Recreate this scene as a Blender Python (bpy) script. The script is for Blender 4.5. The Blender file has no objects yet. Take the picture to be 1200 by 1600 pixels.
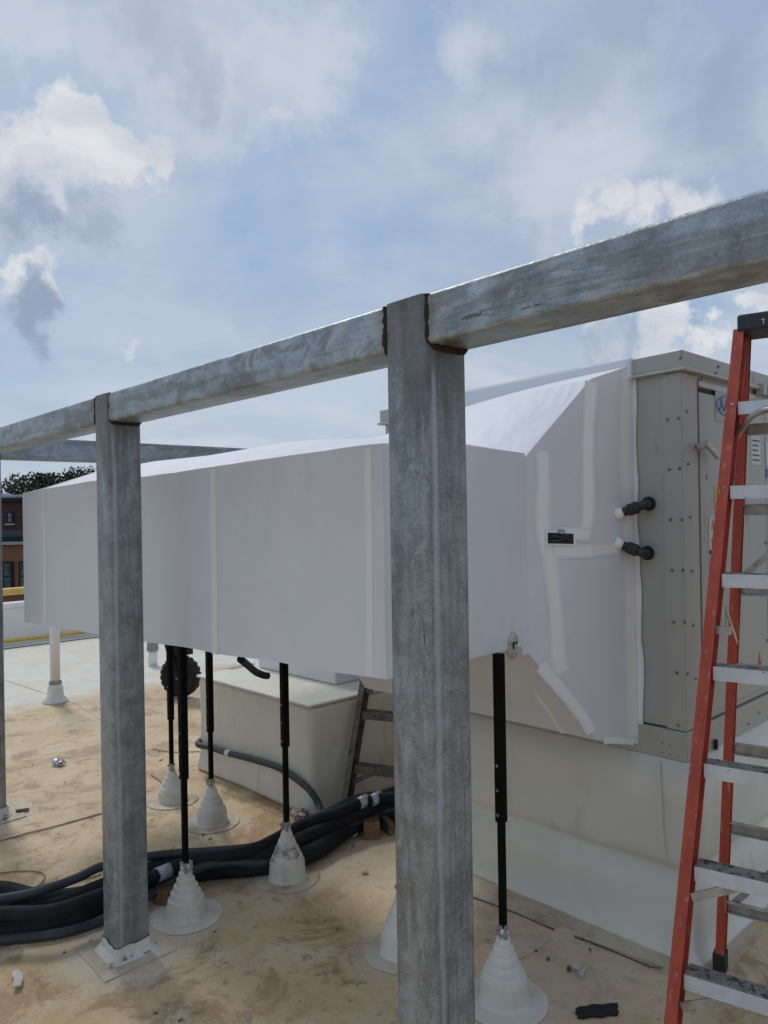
import bpy, bmesh, math, random
from mathutils import Vector, Matrix, noise
random.seed(7)
R = math.radians
sc = bpy.context.scene
col = sc.collection
# ------------------------------------------------------------------ camera, sky, sun, exposure
# world X runs away to the right of the picture, world Y away to the left, Z up
EYE = 1.8
FPX = 1200.0
TH = R(44.0)
F = Vector((math.sin(TH), math.cos(TH), 0)); F = Vector((0.695, 0.719, 0)).normalized()
RT = Vector((F.y, -F.x, 0))
Z = Vector((0, 0, 1))
ROLL = R(0.95)
CAM = Vector((0, 0, EYE))
cd = bpy.data.cameras.new("camera"); cam = bpy.data.objects.new("camera", cd); col.objects.link(cam)
xc = math.cos(ROLL)*RT - math.sin(ROLL)*Z; yc = math.sin(ROLL)*RT + math.cos(ROLL)*Z; zc = -F
m = Matrix((xc, yc, zc)).transposed().to_4x4(); m.translation = CAM
cam.matrix_world = m
cd.sensor_fit = 'HORIZONTAL'; cd.sensor_width = 36; cd.lens = 36*FPX/1200
cd.clip_start = 0.02; cd.clip_end = 3000
sc.camera = cam

def ray(px, py):
    xn = (px-600)/FPX; yn = (800-py)/FPX
    return F + xn*xc + yn*yc
def pz(px, py, z=0.0):
    d = ray(px, py); return CAM + d*((z-EYE)/d.z)
def pX(px, py, X):
    d = ray(px, py); return CAM + d*(X/d.x)
def pY(px, py, Y):
    d = ray(px, py); return CAM + d*(Y/d.y)
def pd(px, py, dep):
    return CAM + ray(px, py)*dep
def pplane(px, py, p0, n):
    d = ray(px, py); return CAM + d*((p0-CAM).dot(n)/d.dot(n))

SUN_EL = 50.0
sun_dir = (F*0.8 - RT*0.55).normalized()
sunv = (sun_dir*math.cos(R(SUN_EL)) + Z*math.sin(R(SUN_EL))).normalized()
world = bpy.data.worlds.new("World"); sc.world = world; world.use_nodes = True
nt = world.node_tree; nt.nodes.clear()
class G:
    def __init__(s, nt): s.nt = nt
    def n(s, t, **k):
        o = s.nt.nodes.new(t)
        for a, b in k.items(): setattr(o, a, b)
        return o
    def put(s, sock, v):
        if hasattr(v, 'default_value') or hasattr(v, 'is_linked'): s.nt.links.new(v, sock)
        else: sock.default_value = v
    def math(s, op, a, b=0.0, c=0.0, clamp=False):
        o = s.n('ShaderNodeMath', operation=op); o.use_clamp = clamp
        s.put(o.inputs[0], a); s.put(o.inputs[1], b); s.put(o.inputs[2], c); return o.outputs[0]
    def vm(s, op, a, b=None, out=0):
        o = s.n('ShaderNodeVectorMath', operation=op); s.put(o.inputs[0], a)
        if b is not None: s.put(o.inputs[1], b)
        return o.outputs[out]
    def noise(s, vec, scale, detail=5, rough=.55, dist=0, out=0):
        o = s.n('ShaderNodeTexNoise'); s.put(o.inputs['Vector'], vec); o.inputs['Scale'].default_value = scale
        o.inputs['Detail'].default_value = detail; o.inputs['Roughness'].default_value = rough; o.inputs['Distortion'].default_value = dist
        return o.outputs[out]
    def mrange(s, v, a, b, c=0.0, d=1.0, smooth=True):
        o = s.n('ShaderNodeMapRange'); o.interpolation_type = 'SMOOTHSTEP' if smooth else 'LINEAR'
        s.put(o.inputs[0], v)
        for i, x in enumerate((a, b, c, d)): o.inputs[i+1].default_value = x
        return o.outputs[0]
    def mix(s, f, a, b, mode='MIX'):
        o = s.n('ShaderNodeMix', data_type='RGBA', blend_type=mode); s.put(o.inputs[0], f)
        for i, x in ((6, a), (7, b)):
            if isinstance(x, tuple): x = (*x[:3], 1)
            s.put(o.inputs[i], x)
        return o.outputs[2]
    def sc(s, vec, v):
        o = s.n('ShaderNodeMapping'); s.put(o.inputs[0], vec); o.inputs['Scale'].default_value = v; return o.outputs[0]

g = G(nt)
tc = g.n('ShaderNodeTexCoord').outputs['Generated']
sky = g.n('ShaderNodeTexSky', sky_type='NISHITA'); sky.sun_disc = False
sky.sun_elevation = R(SUN_EL); sky.sun_rotation = math.atan2(sunv.x, sunv.y)
sky.air_density = 1.0; sky.dust_density = 1.5; sky.ozone_density = 1.5
sep = g.n('ShaderNodeSeparateXYZ'); g.put(sep.inputs[0], tc)
zz = g.math('MAXIMUM', sep.outputs[2], 0.0)
inv = g.math('DIVIDE', 1.0, g.math('ADD', zz, 0.22))
comb = g.n('ShaderNodeCombineXYZ')
g.put(comb.inputs[0], g.math('MULTIPLY', sep.outputs[0], inv)); g.put(comb.inputs[1], g.math('MULTIPLY', sep.outputs[1], inv))
P = comb.outputs[0]
big = g.noise(g.vm('ADD', P, (3.1, 7.7, 0.3)), 0.9, 9, .60, .35)
thin = g.mrange(big, 0.40, 0.60)
fine = g.noise(g.vm('ADD', P, (1.0, 2.0, 5.0)), 3.2, 8, .62, .2)
nrm_d = g.vm('NORMALIZE', tc)
w1 = g.noise(nrm_d, 5.5, 6, .6, 0, out=1); w2 = g.noise(nrm_d, 19, 5, .6, 0, out=1)
warp = g.vm('ADD', g.vm('MULTIPLY', g.vm('SUBTRACT', w1, (.5, .5, .5)), (.22, .22, .22)), g.vm('MULTIPLY', g.vm('SUBTRACT', w2, (.5, .5, .5)), (.10, .10, .10)))
wd = g.vm('NORMALIZE', g.vm('ADD', nrm_d, warp))
def blob(px, py, ang, soft=0.5, amp=1.0):
    d = ray(px, py).normalized()
    dt = g.vm('DOT_PRODUCT', wd, tuple(d), out=1)
    a = g.math('ARCCOSINE', g.math('MINIMUM', dt, 0.99999))
    return g.math('MULTIPLY', g.mrange(a, R(ang)*soft, R(ang), 1.0, 0.0), amp)
def vmax(lst):
    o = lst[0]
    for q in lst[1:]: o = g.math('MAXIMUM', o, q)
    return o
skyblue = g.mix(0.75, sky.outputs[0], (1.5, 2.55, 4.1))
holes = vmax([blob(640, 90, 9, .05, 1.0), blob(560, 190, 6, .05, .9), blob(110, 140, 8, .05, .8), blob(420, 300, 9, .05, .75), blob(590, 350, 7, .05, .5), blob(1060, 480, 5, .1, .8), blob(30, 560, 8, .05, .5), blob(60, 700, 9, .1, .6), blob(900, 470, 6, .1, .4)])
cover = g.math('ADD', g.math('MULTIPLY', thin, .4), 0.74)
cover = g.math('SUBTRACT', cover, g.math('MULTIPLY', holes, g.mrange(fine, .32, .68, 1.05, .55)))
cover = g.math('MINIMUM', g.math('MAXIMUM', cover, 0.0), 0.95)
low_ = g.mrange(sep.outputs[2], .0, .5, 1.0, 0.0)
v1 = g.mix(low_, (2.55, 3.2, 4.5), (3.9, 4.4, 5.1)); v2 = g.mix(low_, (3.7, 4.2, 5.1), (4.5, 4.9, 5.4))
veil = g.mix(g.mrange(g.noise(g.vm('ADD', P, (8.1, 2.7, 1.3)), 1.7, 9, .58, .5), .38, .62), v1, v2)
c1 = g.mix(cover, skyblue, veil)
edge = g.noise(nrm_d, 8.0, 12, .58, .1)
def mask(lst, lo, hi, amp):
    b = vmax([blob(x, y, a, .0, p) for x, y, a, p in lst])
    return g.mrange(g.math('ADD', b, g.math('MULTIPLY', g.math('SUBTRACT', edge, .5), amp)), lo, hi)
# broad banks with slate undersides high up
c2 = g.mix(g.math('MULTIPLY', mask([(300, 60, 10, 1), (440, 110, 8, 1), (400, 200, 5, .8), (60, 30, 6, 1), (770, 60, 7, .8), (880, 250, 10, .9)], .25, .9, 1.3), .6), c1, (4.6, 4.95, 5.5))
c2 = g.mix(g.math('MULTIPLY', mask([(290, 40, 7, .9), (960, 60, 8, 1.0), (900, 170, 6, .9), (1130, 110, 7, .9), (1180, 200, 6, .8), (850, 110, 6, .7), (400, 150, 5, .6)], .2, 1.15, 1.3), .66), c2, (2.3, 2.85, 3.85))
# heaped clouds: cream tops, then blue-grey bellies underneath
tops = mask([(140, 225, 4.8, 1.1), (70, 255, 5.0, 1.1), (190, 240, 3.4, 1.0), (10, 290, 4.5, 1.1), (25, 440, 4.2, 1.2), (410, 195, 3, .8), (930, 350, 3.6, .9), (1090, 315, 5, 1.0), (1000, 340, 4, .9), (940, 520, 3.4, 1.0), (1040, 515, 3.6, 1.0), (1100, 530, 2.4, .9), (1185, 465, 2.6, 1.0), (250, 570, 3.4, .7)], .42, .85, 1.1)
c2 = g.mix(g.math('MULTIPLY', tops, .92), c2, g.mix(g.mrange(fine, .35, .65), (4.3, 4.65, 5.2), (5.9, 6.0, 6.2)))
bell = mask([(40, 330, 3.8, 1.0), (120, 335, 3.6, 1.0), (30, 470, 4.0, 1.15), (930, 545, 2.4, .9), (1000, 552, 2.4, .8), (1040, 345, 2.5, .6)], .22, 1.15, 1.0)
c2 = g.mix(g.math('MULTIPLY', bell, .62), c2, (2.3, 2.85, 3.8))
c2 = g.mix(g.math('MULTIPLY', mask([(20, 468, 3.6, 1.15), (50, 480, 2.4, 1.0), (60, 335, 2.6, .8)], .25, 1.1, .8), .62), c2, (1.75, 2.35, 3.5))
bg = g.n('ShaderNodeBackground'); g.put(bg.inputs[0], c2); bg.inputs[1].default_value = 0.10
wo = g.n('ShaderNodeOutputWorld'); nt.links.new(bg.outputs[0], wo.inputs[0])

sd = bpy.data.lights.new("sun", 'SUN'); sd.energy = 1.1; sd.angle = R(12); sd.color = (1, .95, .88)
so = bpy.data.objects.new("sun", sd); col.objects.link(so)
so.rotation_euler = (-sunv).to_track_quat('-Z', 'Y').to_euler(); so.location = sunv*30
sc.view_settings.view_transform = 'Standard'; sc.view_settings.look = 'None'; sc.view_settings.exposure = 0.42; sc.view_settings.gamma = 1

# ------------------------------------------------------------------ materials
def newmat(name):
    m = bpy.data.materials.new(name); m.use_nodes = True; t = m.node_tree; t.nodes.clear(); q = G(t)
    b = q.n('ShaderNodeBsdfPrincipled'); o = q.n('ShaderNodeOutputMaterial'); t.links.new(b.outputs[0], o.inputs[0])
    return m, q, b, q.n('ShaderNodeTexCoord').outputs['Object']
def bump(q, b, h, dist, strength=1.0):
    o = q.n('ShaderNodeBump'); o.inputs['Strength'].default_value = strength; o.inputs['Distance'].default_value = dist
    q.put(o.inputs['Height'], h); q.put(b.inputs['Normal'], o.outputs[0])
def mat(name, c1, c2=None, rough=.5, metal=0.0, scale=8, stretch=(1, 1, 1), bmp=0.0, c3=None, s3=30, lo=.62, hi=.72, ior=None, spec=None, coat=0):
    m, q, b, tcx = newmat(name)
    v = q.sc(tcx, stretch)
    if c2 is None: c2 = tuple(x*.82 for x in c1)
    n1 = q.noise(v, scale, 6, .6)
    cc = q.mix(q.mrange(n1, .35, .65), c1, c2)
    if c3 is not None:
        n2 = q.noise(q.vm('ADD', v, (5, 3, 9)), s3, 5, .6)
        cc = q.mix(q.mrange(n2, lo, hi), cc, c3)
    q.put(b.inputs['Base Color'], cc); b.inputs['Roughness'].default_value = rough; b.inputs['Metallic'].default_value = metal
    if spec is not None: b.inputs['Specular IOR Level'].default_value = spec
    if bmp: bump(q, b, q.noise(v, scale*2, 7, .6), bmp)
    return m

def galvanized(name, axis, lift=1.0):
    m, q, b, tcx = newmat(name)
    st = {'z': (1, 1, .12), 'y': (1, .12, 1), 'x': (.12, 1, 1)}[axis]
    geo = q.n('ShaderNodeNewGeometry').outputs['Position']
    v = geo
    n1 = q.noise(v, 12, 10, .72, .3)
    n2 = q.noise(q.sc(v, st), 60, 7, .65, .2)
    n3 = q.noise(v, 60, 5, .6)
    vo = q.n('ShaderNodeTexVoronoi'); q.put(vo.inputs['Vector'], v); vo.inputs['Scale'].default_value = 120
    spang = q.mrange(q.math('FRACT', q.math('MULTIPLY', vo.outputs['Distance'], 1.9)), 0, 1, .0, 1)
    c = q.mix(q.mrange(n1, .36, .64), tuple(x*lift for x in (.155, .185, .205)), tuple(x*lift for x in (.31, .345, .365)))
    c = q.mix(q.math('MULTIPLY', q.mrange(n2, .46, .66), .34), c, (.13, .135, .13))
    c = q.mix(q.math('MULTIPLY', spang, .26), c, (.62, .67, .70))
    c = q.mix(q.math('MULTIPLY', q.mrange(q.noise(q.sc(v, st), 20, 5, .6), .58, .74), .5), c, (.55, .58, .58))
    # brown run-off and white oxide flecks
    c = q.mix(q.math('MULTIPLY', q.mrange(q.noise(q.vm('ADD', v, (9, 1, 4)), 4.5, 6, .6), .50, .68), .30), c, (.22, .19, .14))
    c = q.mix(q.math('MULTIPLY', q.mrange(n3, .66, .76), .75), c, (.62, .64, .65))
    c = q.mix(q.math('MULTIPLY', q.mrange(q.noise(q.vm('ADD', q.sc(v, st), (2, 6, 1)), 30, 6, .7), .64, .70), .7), c, (.05, .045, .04))
    c = q.mix(q.math('MULTIPLY', q.mrange(q.noise(q.vm('ADD', q.sc(v, st), (8, 2, 5)), 9, 8, .68, .6), .50, .62), .45), c, (.13, .125, .11))
    c = q.mix(q.math('MULTIPLY', q.mrange(q.noise(q.vm('ADD', v, (4, 4, 1)), 24, 6, .68, .8), .62, .66), .45), c, (.10, .10, .095))
    c = q.mix(q.math('MULTIPLY', q.mrange(q.noise(q.vm('ADD', v, (1, 8, 6)), 17, 7, .72, 1.2), .58, .66), .42), c, (.52, .56, .58))
    spz = q.n('ShaderNodeSeparateXYZ'); q.put(spz.inputs[0], v)
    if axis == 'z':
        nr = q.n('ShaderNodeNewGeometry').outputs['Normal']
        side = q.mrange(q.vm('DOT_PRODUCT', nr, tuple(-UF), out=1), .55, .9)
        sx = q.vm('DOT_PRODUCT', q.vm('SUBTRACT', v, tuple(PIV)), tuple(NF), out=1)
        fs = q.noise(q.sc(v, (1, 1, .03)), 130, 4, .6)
        c = q.mix(q.math('MULTIPLY', side, q.mrange(fs, .40, .66, .10, .36)), c, (.105, .095, .075))  # shade painted into the side face: browner and darker, with vertical streaks
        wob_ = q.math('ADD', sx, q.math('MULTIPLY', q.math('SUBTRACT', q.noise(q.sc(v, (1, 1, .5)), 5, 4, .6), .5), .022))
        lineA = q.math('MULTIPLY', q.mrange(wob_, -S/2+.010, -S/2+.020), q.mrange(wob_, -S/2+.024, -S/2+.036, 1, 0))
        c = q.mix(q.math('MULTIPLY', q.math('MULTIPLY', lineA, side), .55), c, (.50, .56, .62))  # painted highlight and pale wear in one stripe beside the post corner
        # pale drag marks and drips on the zinc
        dr = q.noise(q.sc(q.vm('ADD', v, (3, 8, 2)), (1, 1, 3.5)), 9, 7, .7, .6)
        c = q.mix(q.math('MULTIPLY', q.mrange(dr, .63, .70), .45), c, (.58, .62, .66))
        st_ = q.mrange(q.math('ADD', spz.outputs[2], q.math('MULTIPLY', q.math('SUBTRACT', q.noise(q.sc(v, (1, 1, .1)), 30, 4, .6), .5), .9)), ZT-.42, ZT-.13)
        c = q.mix(q.math('MULTIPLY', st_, .55), c, (.10, .070, .045))
    if axis == 'y':
        pt = q.noise(q.sc(q.vm('ADD', v, (2, 5, 7)), (1, .6, 1)), 9, 9, .66, .9)
        c = q.mix(q.math('MULTIPLY', q.mrange(pt, .53, .60), .50), c, (.17, .175, .155))
        c = q.mix(q.math('MULTIPLY', q.mrange(pt, .44, .36), .40), c, (.56, .60, .60))
        uu = q.vm('DOT_PRODUCT', q.vm('SUBTRACT', v, tuple(PIV)), tuple(UF), out=1)
        for py_ in POSTY:
            dd = q.math('SUBTRACT', q.math('ABSOLUTE', q.math('SUBTRACT', uu, py_-PY0)), S/2)
            dd = q.math('ADD', dd, q.math('MULTIPLY', q.math('SUBTRACT', n1, .5), .10))
            c = q.mix(q.math('MULTIPLY', q.mrange(dd, .0, .075, 1, 0), .55), c, (.20, .15, .085))
    q.put(b.inputs['Base Color'], c)
    b.inputs['Metallic'].default_value = .55
    q.put(b.inputs['Roughness'], q.mrange(n1, .3, .7, .36, .58))
    bump(q, b, q.math('ADD', q.math('MULTIPLY', n2, .6), n3), .0022)
    return m
M = {}
M['rust'] = mat('rusty_weld', (.05, .028, .018), (.022, .015, .012), .85, .1, 60, bmp=.004, c3=(.14, .05, .02), s3=90)
def membrane(name, c1, c2, dirt=(.45, .40, .33), dlo=.62, dhi=.8, stains=.35, wr=.0042, rough=.55):
    m, q, b, tcx = newmat(name)
    v = q.n('ShaderNodeNewGeometry').outputs['Position']
    c = q.mix(q.mrange(q.noise(v, 2.2, 5, .55, .4), .35, .65), c1, c2)
    c = q.mix(q.math('MULTIPLY', q.mrange(q.noise(q.sc(v, (1, 1, .35)), 5.5, 7, .65), dlo, dhi), stains), c, dirt)
    c = q.mix(q.math('MULTIPLY', q.mrange(q.noise(v, 70, 4, .6), .68, .76), .35), c, tuple(x*.5 for x in dirt))
    q.put(b.inputs['Base Color'], c); b.inputs['Roughness'].default_value = rough
    b.inputs['Specular IOR Level'].default_value = .35
    h = q.math('ADD', q.math('MULTIPLY', q.noise(q.sc(v, (1, 1, .45)), 2.6, 3, .5, .6), 1.0), q.math('MULTIPLY', q.noise(v, 11, 4, .5), .12))
    bump(q, b, h, wr*4)
    return m
M['wrap'] = membrane('white_duct_membrane', (.725, .74, .765), (.77, .78, .795), dlo=.58, dhi=.80, stains=.16)
M['tape'] = membrane('white_seam_tape', (.90, .90, .86), (.87, .87, .83), stains=.3, wr=.003)
M['tape_soft'] = membrane('seam_tape_margin', (.81, .82, .81), (.825, .83, .815), stains=.25, wr=.003)
M['curbm'] = membrane('beige_curb_membrane', (.72, .70, .61), (.66, .64, .55), dirt=(.36, .30, .21), dlo=.56, dhi=.78, stains=.40, wr=.008)
M['boot'] = membrane('white_boot_membrane', (.68, .66, .59), (.60, .58, .50), dirt=(.33, .27, .19), dlo=.52, dhi=.72, stains=.55, wr=.002)
M['flap'] = membrane('flap_membrane', (.58, .53, .43), (.49, .42, .31), dirt=(.34, .25, .15), dlo=.45, dhi=.65, stains=.75, wr=.003)
M['parapetm'] = membrane('parapet_membrane', (.80, .79, .75), (.74, .73, .68), stains=.3)
M['putty'] = mat('grey_sealant', (.36, .35, .32), (.22, .21, .19), .6, 0, 40, bmp=.01)
M['unit'] = mat('beige_painted_sheet', (.445, .445, .40), (.415, .415, .37), .5, .1, 3, (1, 1, .3), bmp=.0015, c3=(.22, .215, .19), s3=9, lo=.6, hi=.8)
M['unit_trim'] = mat('beige_trim', (.52, .52, .47), (.46, .46, .41), .45, .1, 6)
M['screw'] = mat('zinc_screw', (.30, .30, .28), (.16, .15, .13), .4, .7, 60)
M['black_gap'] = mat('black_gasket', (.012, .012, .012), (.02, .02, .02), .7)
M['blackpipe'] = mat('black_pipe_foam', (.022, .023, .026), (.03, .031, .035), .45, 0, 30, bmp=.001)
M['hose'] = mat('black_foam_hose', (.007, .0075, .010), (.016, .017, .022), .7, 0, 12, c3=(.17, .165, .155), s3=16, lo=.68, hi=.82, bmp=.003, spec=.25)
M['hosegrey'] = mat('grey_hose', (.045, .048, .055), (.028, .03, .035), .6, 0, 12, c3=(.2, .19, .17), s3=20, lo=.66, hi=.8, bmp=.002)
M['hosetape'] = mat('silver_tape', (.42, .46, .50), (.28, .30, .34), .4, .3, 60)
M['rod'] = mat('black_strut', (.003, .003, .003), (.005, .005, .005), .7, 0, 40, spec=.12)
M['red'] = mat('red_fibreglass', (.52, .085, .042), (.40, .06, .03), .45, 0, 25, (1, 1, .12), bmp=.0012, c3=(.60, .27, .19), s3=60, lo=.58, hi=.70)
M['step'] = mat('worn_aluminium', (.74, .77, .79), (.64, .67, .70), .42, .15, 14, (1, 1, 1), c3=(.22, .17, .12), s3=40, lo=.66, hi=.72, bmp=.0008)
M['tread'] = mat('dirty_tread', (.28, .245, .20), (.40, .38, .35), .6, .2, 18, c3=(.10, .08, .06), s3=45, lo=.52, hi=.62, bmp=.002)
M['brace'] = mat('dull_aluminium', (.56, .55, .52), (.40, .38, .34), .38, .6, 20, c3=(.13, .10, .08), s3=50, lo=.62, hi=.7)
M['cap'] = mat('black_ladder_cap', (.022, .026, .036), (.030, .034, .045), .5, 0, 30, bmp=.001)
M['oldrail'] = mat('old_ladder_rail', (.20, .175, .15), (.12, .10, .085), .6, .3, 14, c3=(.05, .04, .03), s3=30, lo=.55, hi=.65)
M['rubber'] = mat('black_rubber', (.006, .006, .006), (.014, .013, .012), .8, 0, 30, bmp=.003)
M['rubberboot'] = mat('rubber_foot', (.012, .012, .012), (.02, .02, .02), .7)
M['wood'] = mat('timber_offcut', (.22, .12, .055), (.14, .075, .035), .7, 0, 10, (1, 6, 6), bmp=.002)
M['wire'] = mat('tan_wire', (.32, .24, .15), (.25, .18, .11), .6)
M['yellow'] = mat('yellow_pipe_paint', (.72, .47, .10), (.60, .38, .07), .45, 0, 10)
M['plastic'] = mat('clear_film', (.50, .50, .52), (.34, .33, .34), .2, .2, 30)
M['paper'] = mat('scrap_paper', (.58, .56, .52), (.48, .46, .42), .7)
M['foil'] = mat('silver_foil', (.65, .66, .68), (.40, .41, .43), .25, .8, 70, bmp=.006)
M['rag'] = mat('pinkish_film', (.42, .36, .35), (.30, .26, .25), .5, 0, 40)
M['blue'] = mat('logo_blue', (.045, .13, .36), (.055, .15, .39), .5)
M['plate'] = mat('logo_plate', (.36, .375, .37), (.33, .345, .34), .4)
M['white'] = mat('label_white', (.62, .63, .62), (.56, .57, .56), .5)
M['warn'] = mat('warning_yellow', (.70, .50, .05), (.62, .44, .05), .5)
M['warnred'] = mat('warning_red', (.45, .07, .05), (.40, .06, .045), .5)
M['ink'] = mat('black_ink', (.015, .015, .015), (.02, .02, .02), .6)
M['brick'] = None
def roof_mat():
    m, q, b, _ = newmat('dirty_roof_membrane')
    v = q.n('ShaderNodeNewGeometry').outputs['Position']
    sp = q.n('ShaderNodeSeparateXYZ'); q.put(sp.inputs[0], v)
    n0 = q.noise(v, .9, 7, .6, .5); n1 = q.noise(q.vm('ADD', v, (4, 4, 0)), 3.1, 8, .62, .6); n2 = q.noise(v, 15, 7, .65); n3 = q.noise(v, 55, 4, .6)
    c = q.mix(q.mrange(n0, .36, .64), (.50, .345, .170), (.60, .445, .255))
    c = q.mix(q.math('MULTIPLY', q.mrange(n1, .42, .62), .75), c, (.655, .535, .355))
    c = q.mix(q.math('MULTIPLY', q.mrange(q.noise(q.vm('ADD', v, (7, 2, 1)), 3.3, 11, .74, .5),   .50, .60), .62), c, (.29, .165, .078))
    c = q.mix(q.math('MULTIPLY', q.mrange(n2, .54, .72), .55), c, (.27, .18, .105))
    c = q.mix(q.math('MULTIPLY', q.mrange(q.noise(q.vm('ADD', v, (1, 9, 1)), 7, 8, .7, .3), .585, .65), .55), c, (.16, .115, .075))
    c = q.mix(q.math('MULTIPLY', q.mrange(n3, .66, .74), .7), c, (.10, .07, .05))
    # washed clean strip towards the parapet, and paler patches beside the kerbs
    w = q.mrange(q.math('ADD', sp.outputs[1], q.math('MULTIPLY', q.math('SUBTRACT', n0, .5), 1.6)), 7.35, 8.0)
    c = q.mix(q.math('MULTIPLY', w, .88), c, q.mix(q.mrange(n1, .35, .65), (.62, .585, .50), (.70, .68, .60)))
    dx = q.math('ABSOLUTE', q.math('SUBTRACT', sp.outputs[0], 2.75))
    near = q.math('MULTIPLY', q.mrange(q.math('ADD', dx, q.math('MULTIPLY', q.math('SUBTRACT', n1, .5), 1.0)), .12, .55, 1, 0), q.mrange(sp.outputs[1], 1.2, 1.6))
    near = q.math('MULTIPLY', near, q.mrange(sp.outputs[1], 3.3, 3.6, 1, 0))
    c = q.mix(q.math('MULTIPLY', near, .55), c, (.60, .53, .42))
    # pale halo scrubbed clean round each post foot and boot
    for (a, bb, r) in HALOS:
        cx = q.math('SUBTRACT', sp.outputs[0], a); cy = q.math('SUBTRACT', sp.outputs[1], bb)
        rr = q.math('SQRT', q.math('ADD', q.math('MULTIPLY', cx, cx), q.math('MULTIPLY', cy, cy)))
        rr = q.math('ADD', rr, q.math('MULTIPLY', q.math('SUBTRACT', n1, .5), .22))
        c = q.mix(q.math('MULTIPLY', q.mrange(rr, r*.75, r*1.3, 1, 0), .5), c, (.58, .53, .43))
    q.put(b.inputs['Base Color'], c); q.put(b.inputs['Roughness'], q.mrange(n1, .3, .7, .5, .75))
    bump(q, b, q.math('ADD', q.math('ADD', n1, q.math('MULTIPLY', n2, .5)), q.math('MULTIPLY', n3, .12)), .02)
    return m
def brick_mat(name, c1, c2):
    m, q, b, tcx = newmat(name)
    br = q.n('ShaderNodeTexBrick'); v = q.n('ShaderNodeNewGeometry').outputs['Position']
    sp = q.n('ShaderNodeSeparateXYZ'); q.put(sp.inputs[0], v); cb = q.n('ShaderNodeCombineXYZ')
    q.put(cb.inputs[0], q.math('ADD', sp.outputs[0], sp.outputs[1])); q.put(cb.inputs[1], sp.outputs[2])
    q.put(br.inputs['Vector'], cb.outputs[0]); br.inputs['Scale'].default_value = 1; br.inputs['Brick Width'].default_value = .3; br.inputs['Row Height'].default_value = .09
    br.inputs['Mortar Size'].default_value = .01
    br.inputs['Color1'].default_value = (*c1, 1); br.inputs['Color2'].default_value = (*c2, 1); br.inputs['Mortar'].default_value = (.12, .10, .09, 1)
    c = q.mix(q.math('MULTIPLY', q.noise(v, 1.3, 5), .5), br.outputs[0], tuple(x*.7 for x in c1))
    q.put(b.inputs['Base Color'], c); b.inputs['Roughness'].default_value = .85
    return m
M['brick_red'] = brick_mat('dark_red_brick', (.085, .026, .022), (.065, .022, .02))
M['brick_orange'] = brick_mat('orange_brick', (.32, .13, .06), (.27, .11, .05))
M['fascia'] = mat('slate_blue_fascia', (.05, .07, .10), (.04, .055, .08), .6)
M['dark'] = mat('dark_roofing', (.012, .012, .015), (.02, .02, .022), .8)
M['glass'] = mat('dark_window_glass', (.05, .06, .065), (.16, .18, .19), .15, .1, 1.2)
M['paleroof'] = mat('pale_roof_plant', (.4, .42, .44), (.3, .32, .34), .5)
M['leafa'] = mat('dark_green_leaf', (.018, .040, .012), (.035, .062, .018), .7, 0, .5)
M['bark'] = mat('bark', (.07, .055, .04), (.05, .04, .03), .9, 0, 6)
M['ground'] = mat('far_ground', (.07, .08, .05), (.10, .10, .09), .9, 0, .05)

# ------------------------------------------------------------------ helpers
def tag(o, label=None, cat=None, group=None, kind=None):
    if label: o['label'] = label
    if cat: o['category'] = cat
    if group: o['group'] = group
    if kind: o['kind'] = kind
    return o
def empty(name, loc, label=None, cat=None, group=None):
    o = bpy.data.objects.new(name, None); col.objects.link(o); o.location = loc; o.empty_display_size = .1
    return tag(o, label, cat, group)
def wloc(o):
    v = Vector(o.location)
    while o.parent: o = o.parent; v += Vector(o.location)
    return v
def obj(name, bm, m, parent=None, smooth=False, bev=0, local=False):
    if parent is not None and not local: bmesh.ops.translate(bm, verts=bm.verts, vec=-wloc(parent))
    bmesh.ops.recalc_face_normals(bm, faces=bm.faces)
    if bev:
        try: bmesh.ops.bevel(bm, geom=list(bm.edges), offset=bev, segments=2, profile=.5, affect='EDGES', clamp_overlap=True)
        except Exception: pass
    me = bpy.data.meshes.new(name); bm.to_mesh(me); bm.free()
    if smooth:
        for p in me.polygons: p.use_smooth = True
    me.materials.append(M[m] if isinstance(m, str) else m)
    o = bpy.data.objects.new(name, me); col.objects.link(o)
    if parent is not None: o.parent = parent
    return o
def autosmooth(o, ang=35):
    for p in o.data.polygons: p.use_smooth = True
    bm = bmesh.new(); bm.from_mesh(o.data)
    for e in bm.edges:
        if len(e.link_faces) == 2 and e.calc_face_angle(0) > R(ang): e.smooth = False
    bm.to_mesh(o.data); bm.free(); return o
def children(o): return [c for c in bpy.data.objects if c.parent == o]
def copy_tree(o, parent=None):
    c = o.copy(); col.objects.link(c); c.parent = parent
    for ch in children(o): copy_tree(ch, c)
    return c
def box(bm, a, b, mtx=None):
    vs = [bm.verts.new((x, y, z)) for x in (a[0], b[0]) for y in (a[1], b[1]) for z in (a[2], b[2])]
    for f in ((0, 1, 3, 2), (4, 6, 7, 5), (0, 4, 5, 1), (2, 3, 7, 6), (0, 2, 6, 4), (1, 5, 7, 3)): bm.faces.new([vs[i] for i in f])
    if mtx is not None: bmesh.ops.transform(bm, matrix=mtx, verts=vs)
    return vs
def bbox_bm(a, b): bm = bmesh.new(); box(bm, a, b); return bm
def frame_at(p, d, up=Z):
    d = d.normalized(); s = d.cross(up)
    if s.length < 1e-4: s = d.cross(Vector((1, 0, 0)))
    s.normalize(); t = s.cross(d)
    return Matrix((s, d, t)).transposed().to_4x4(), s, t
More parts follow.
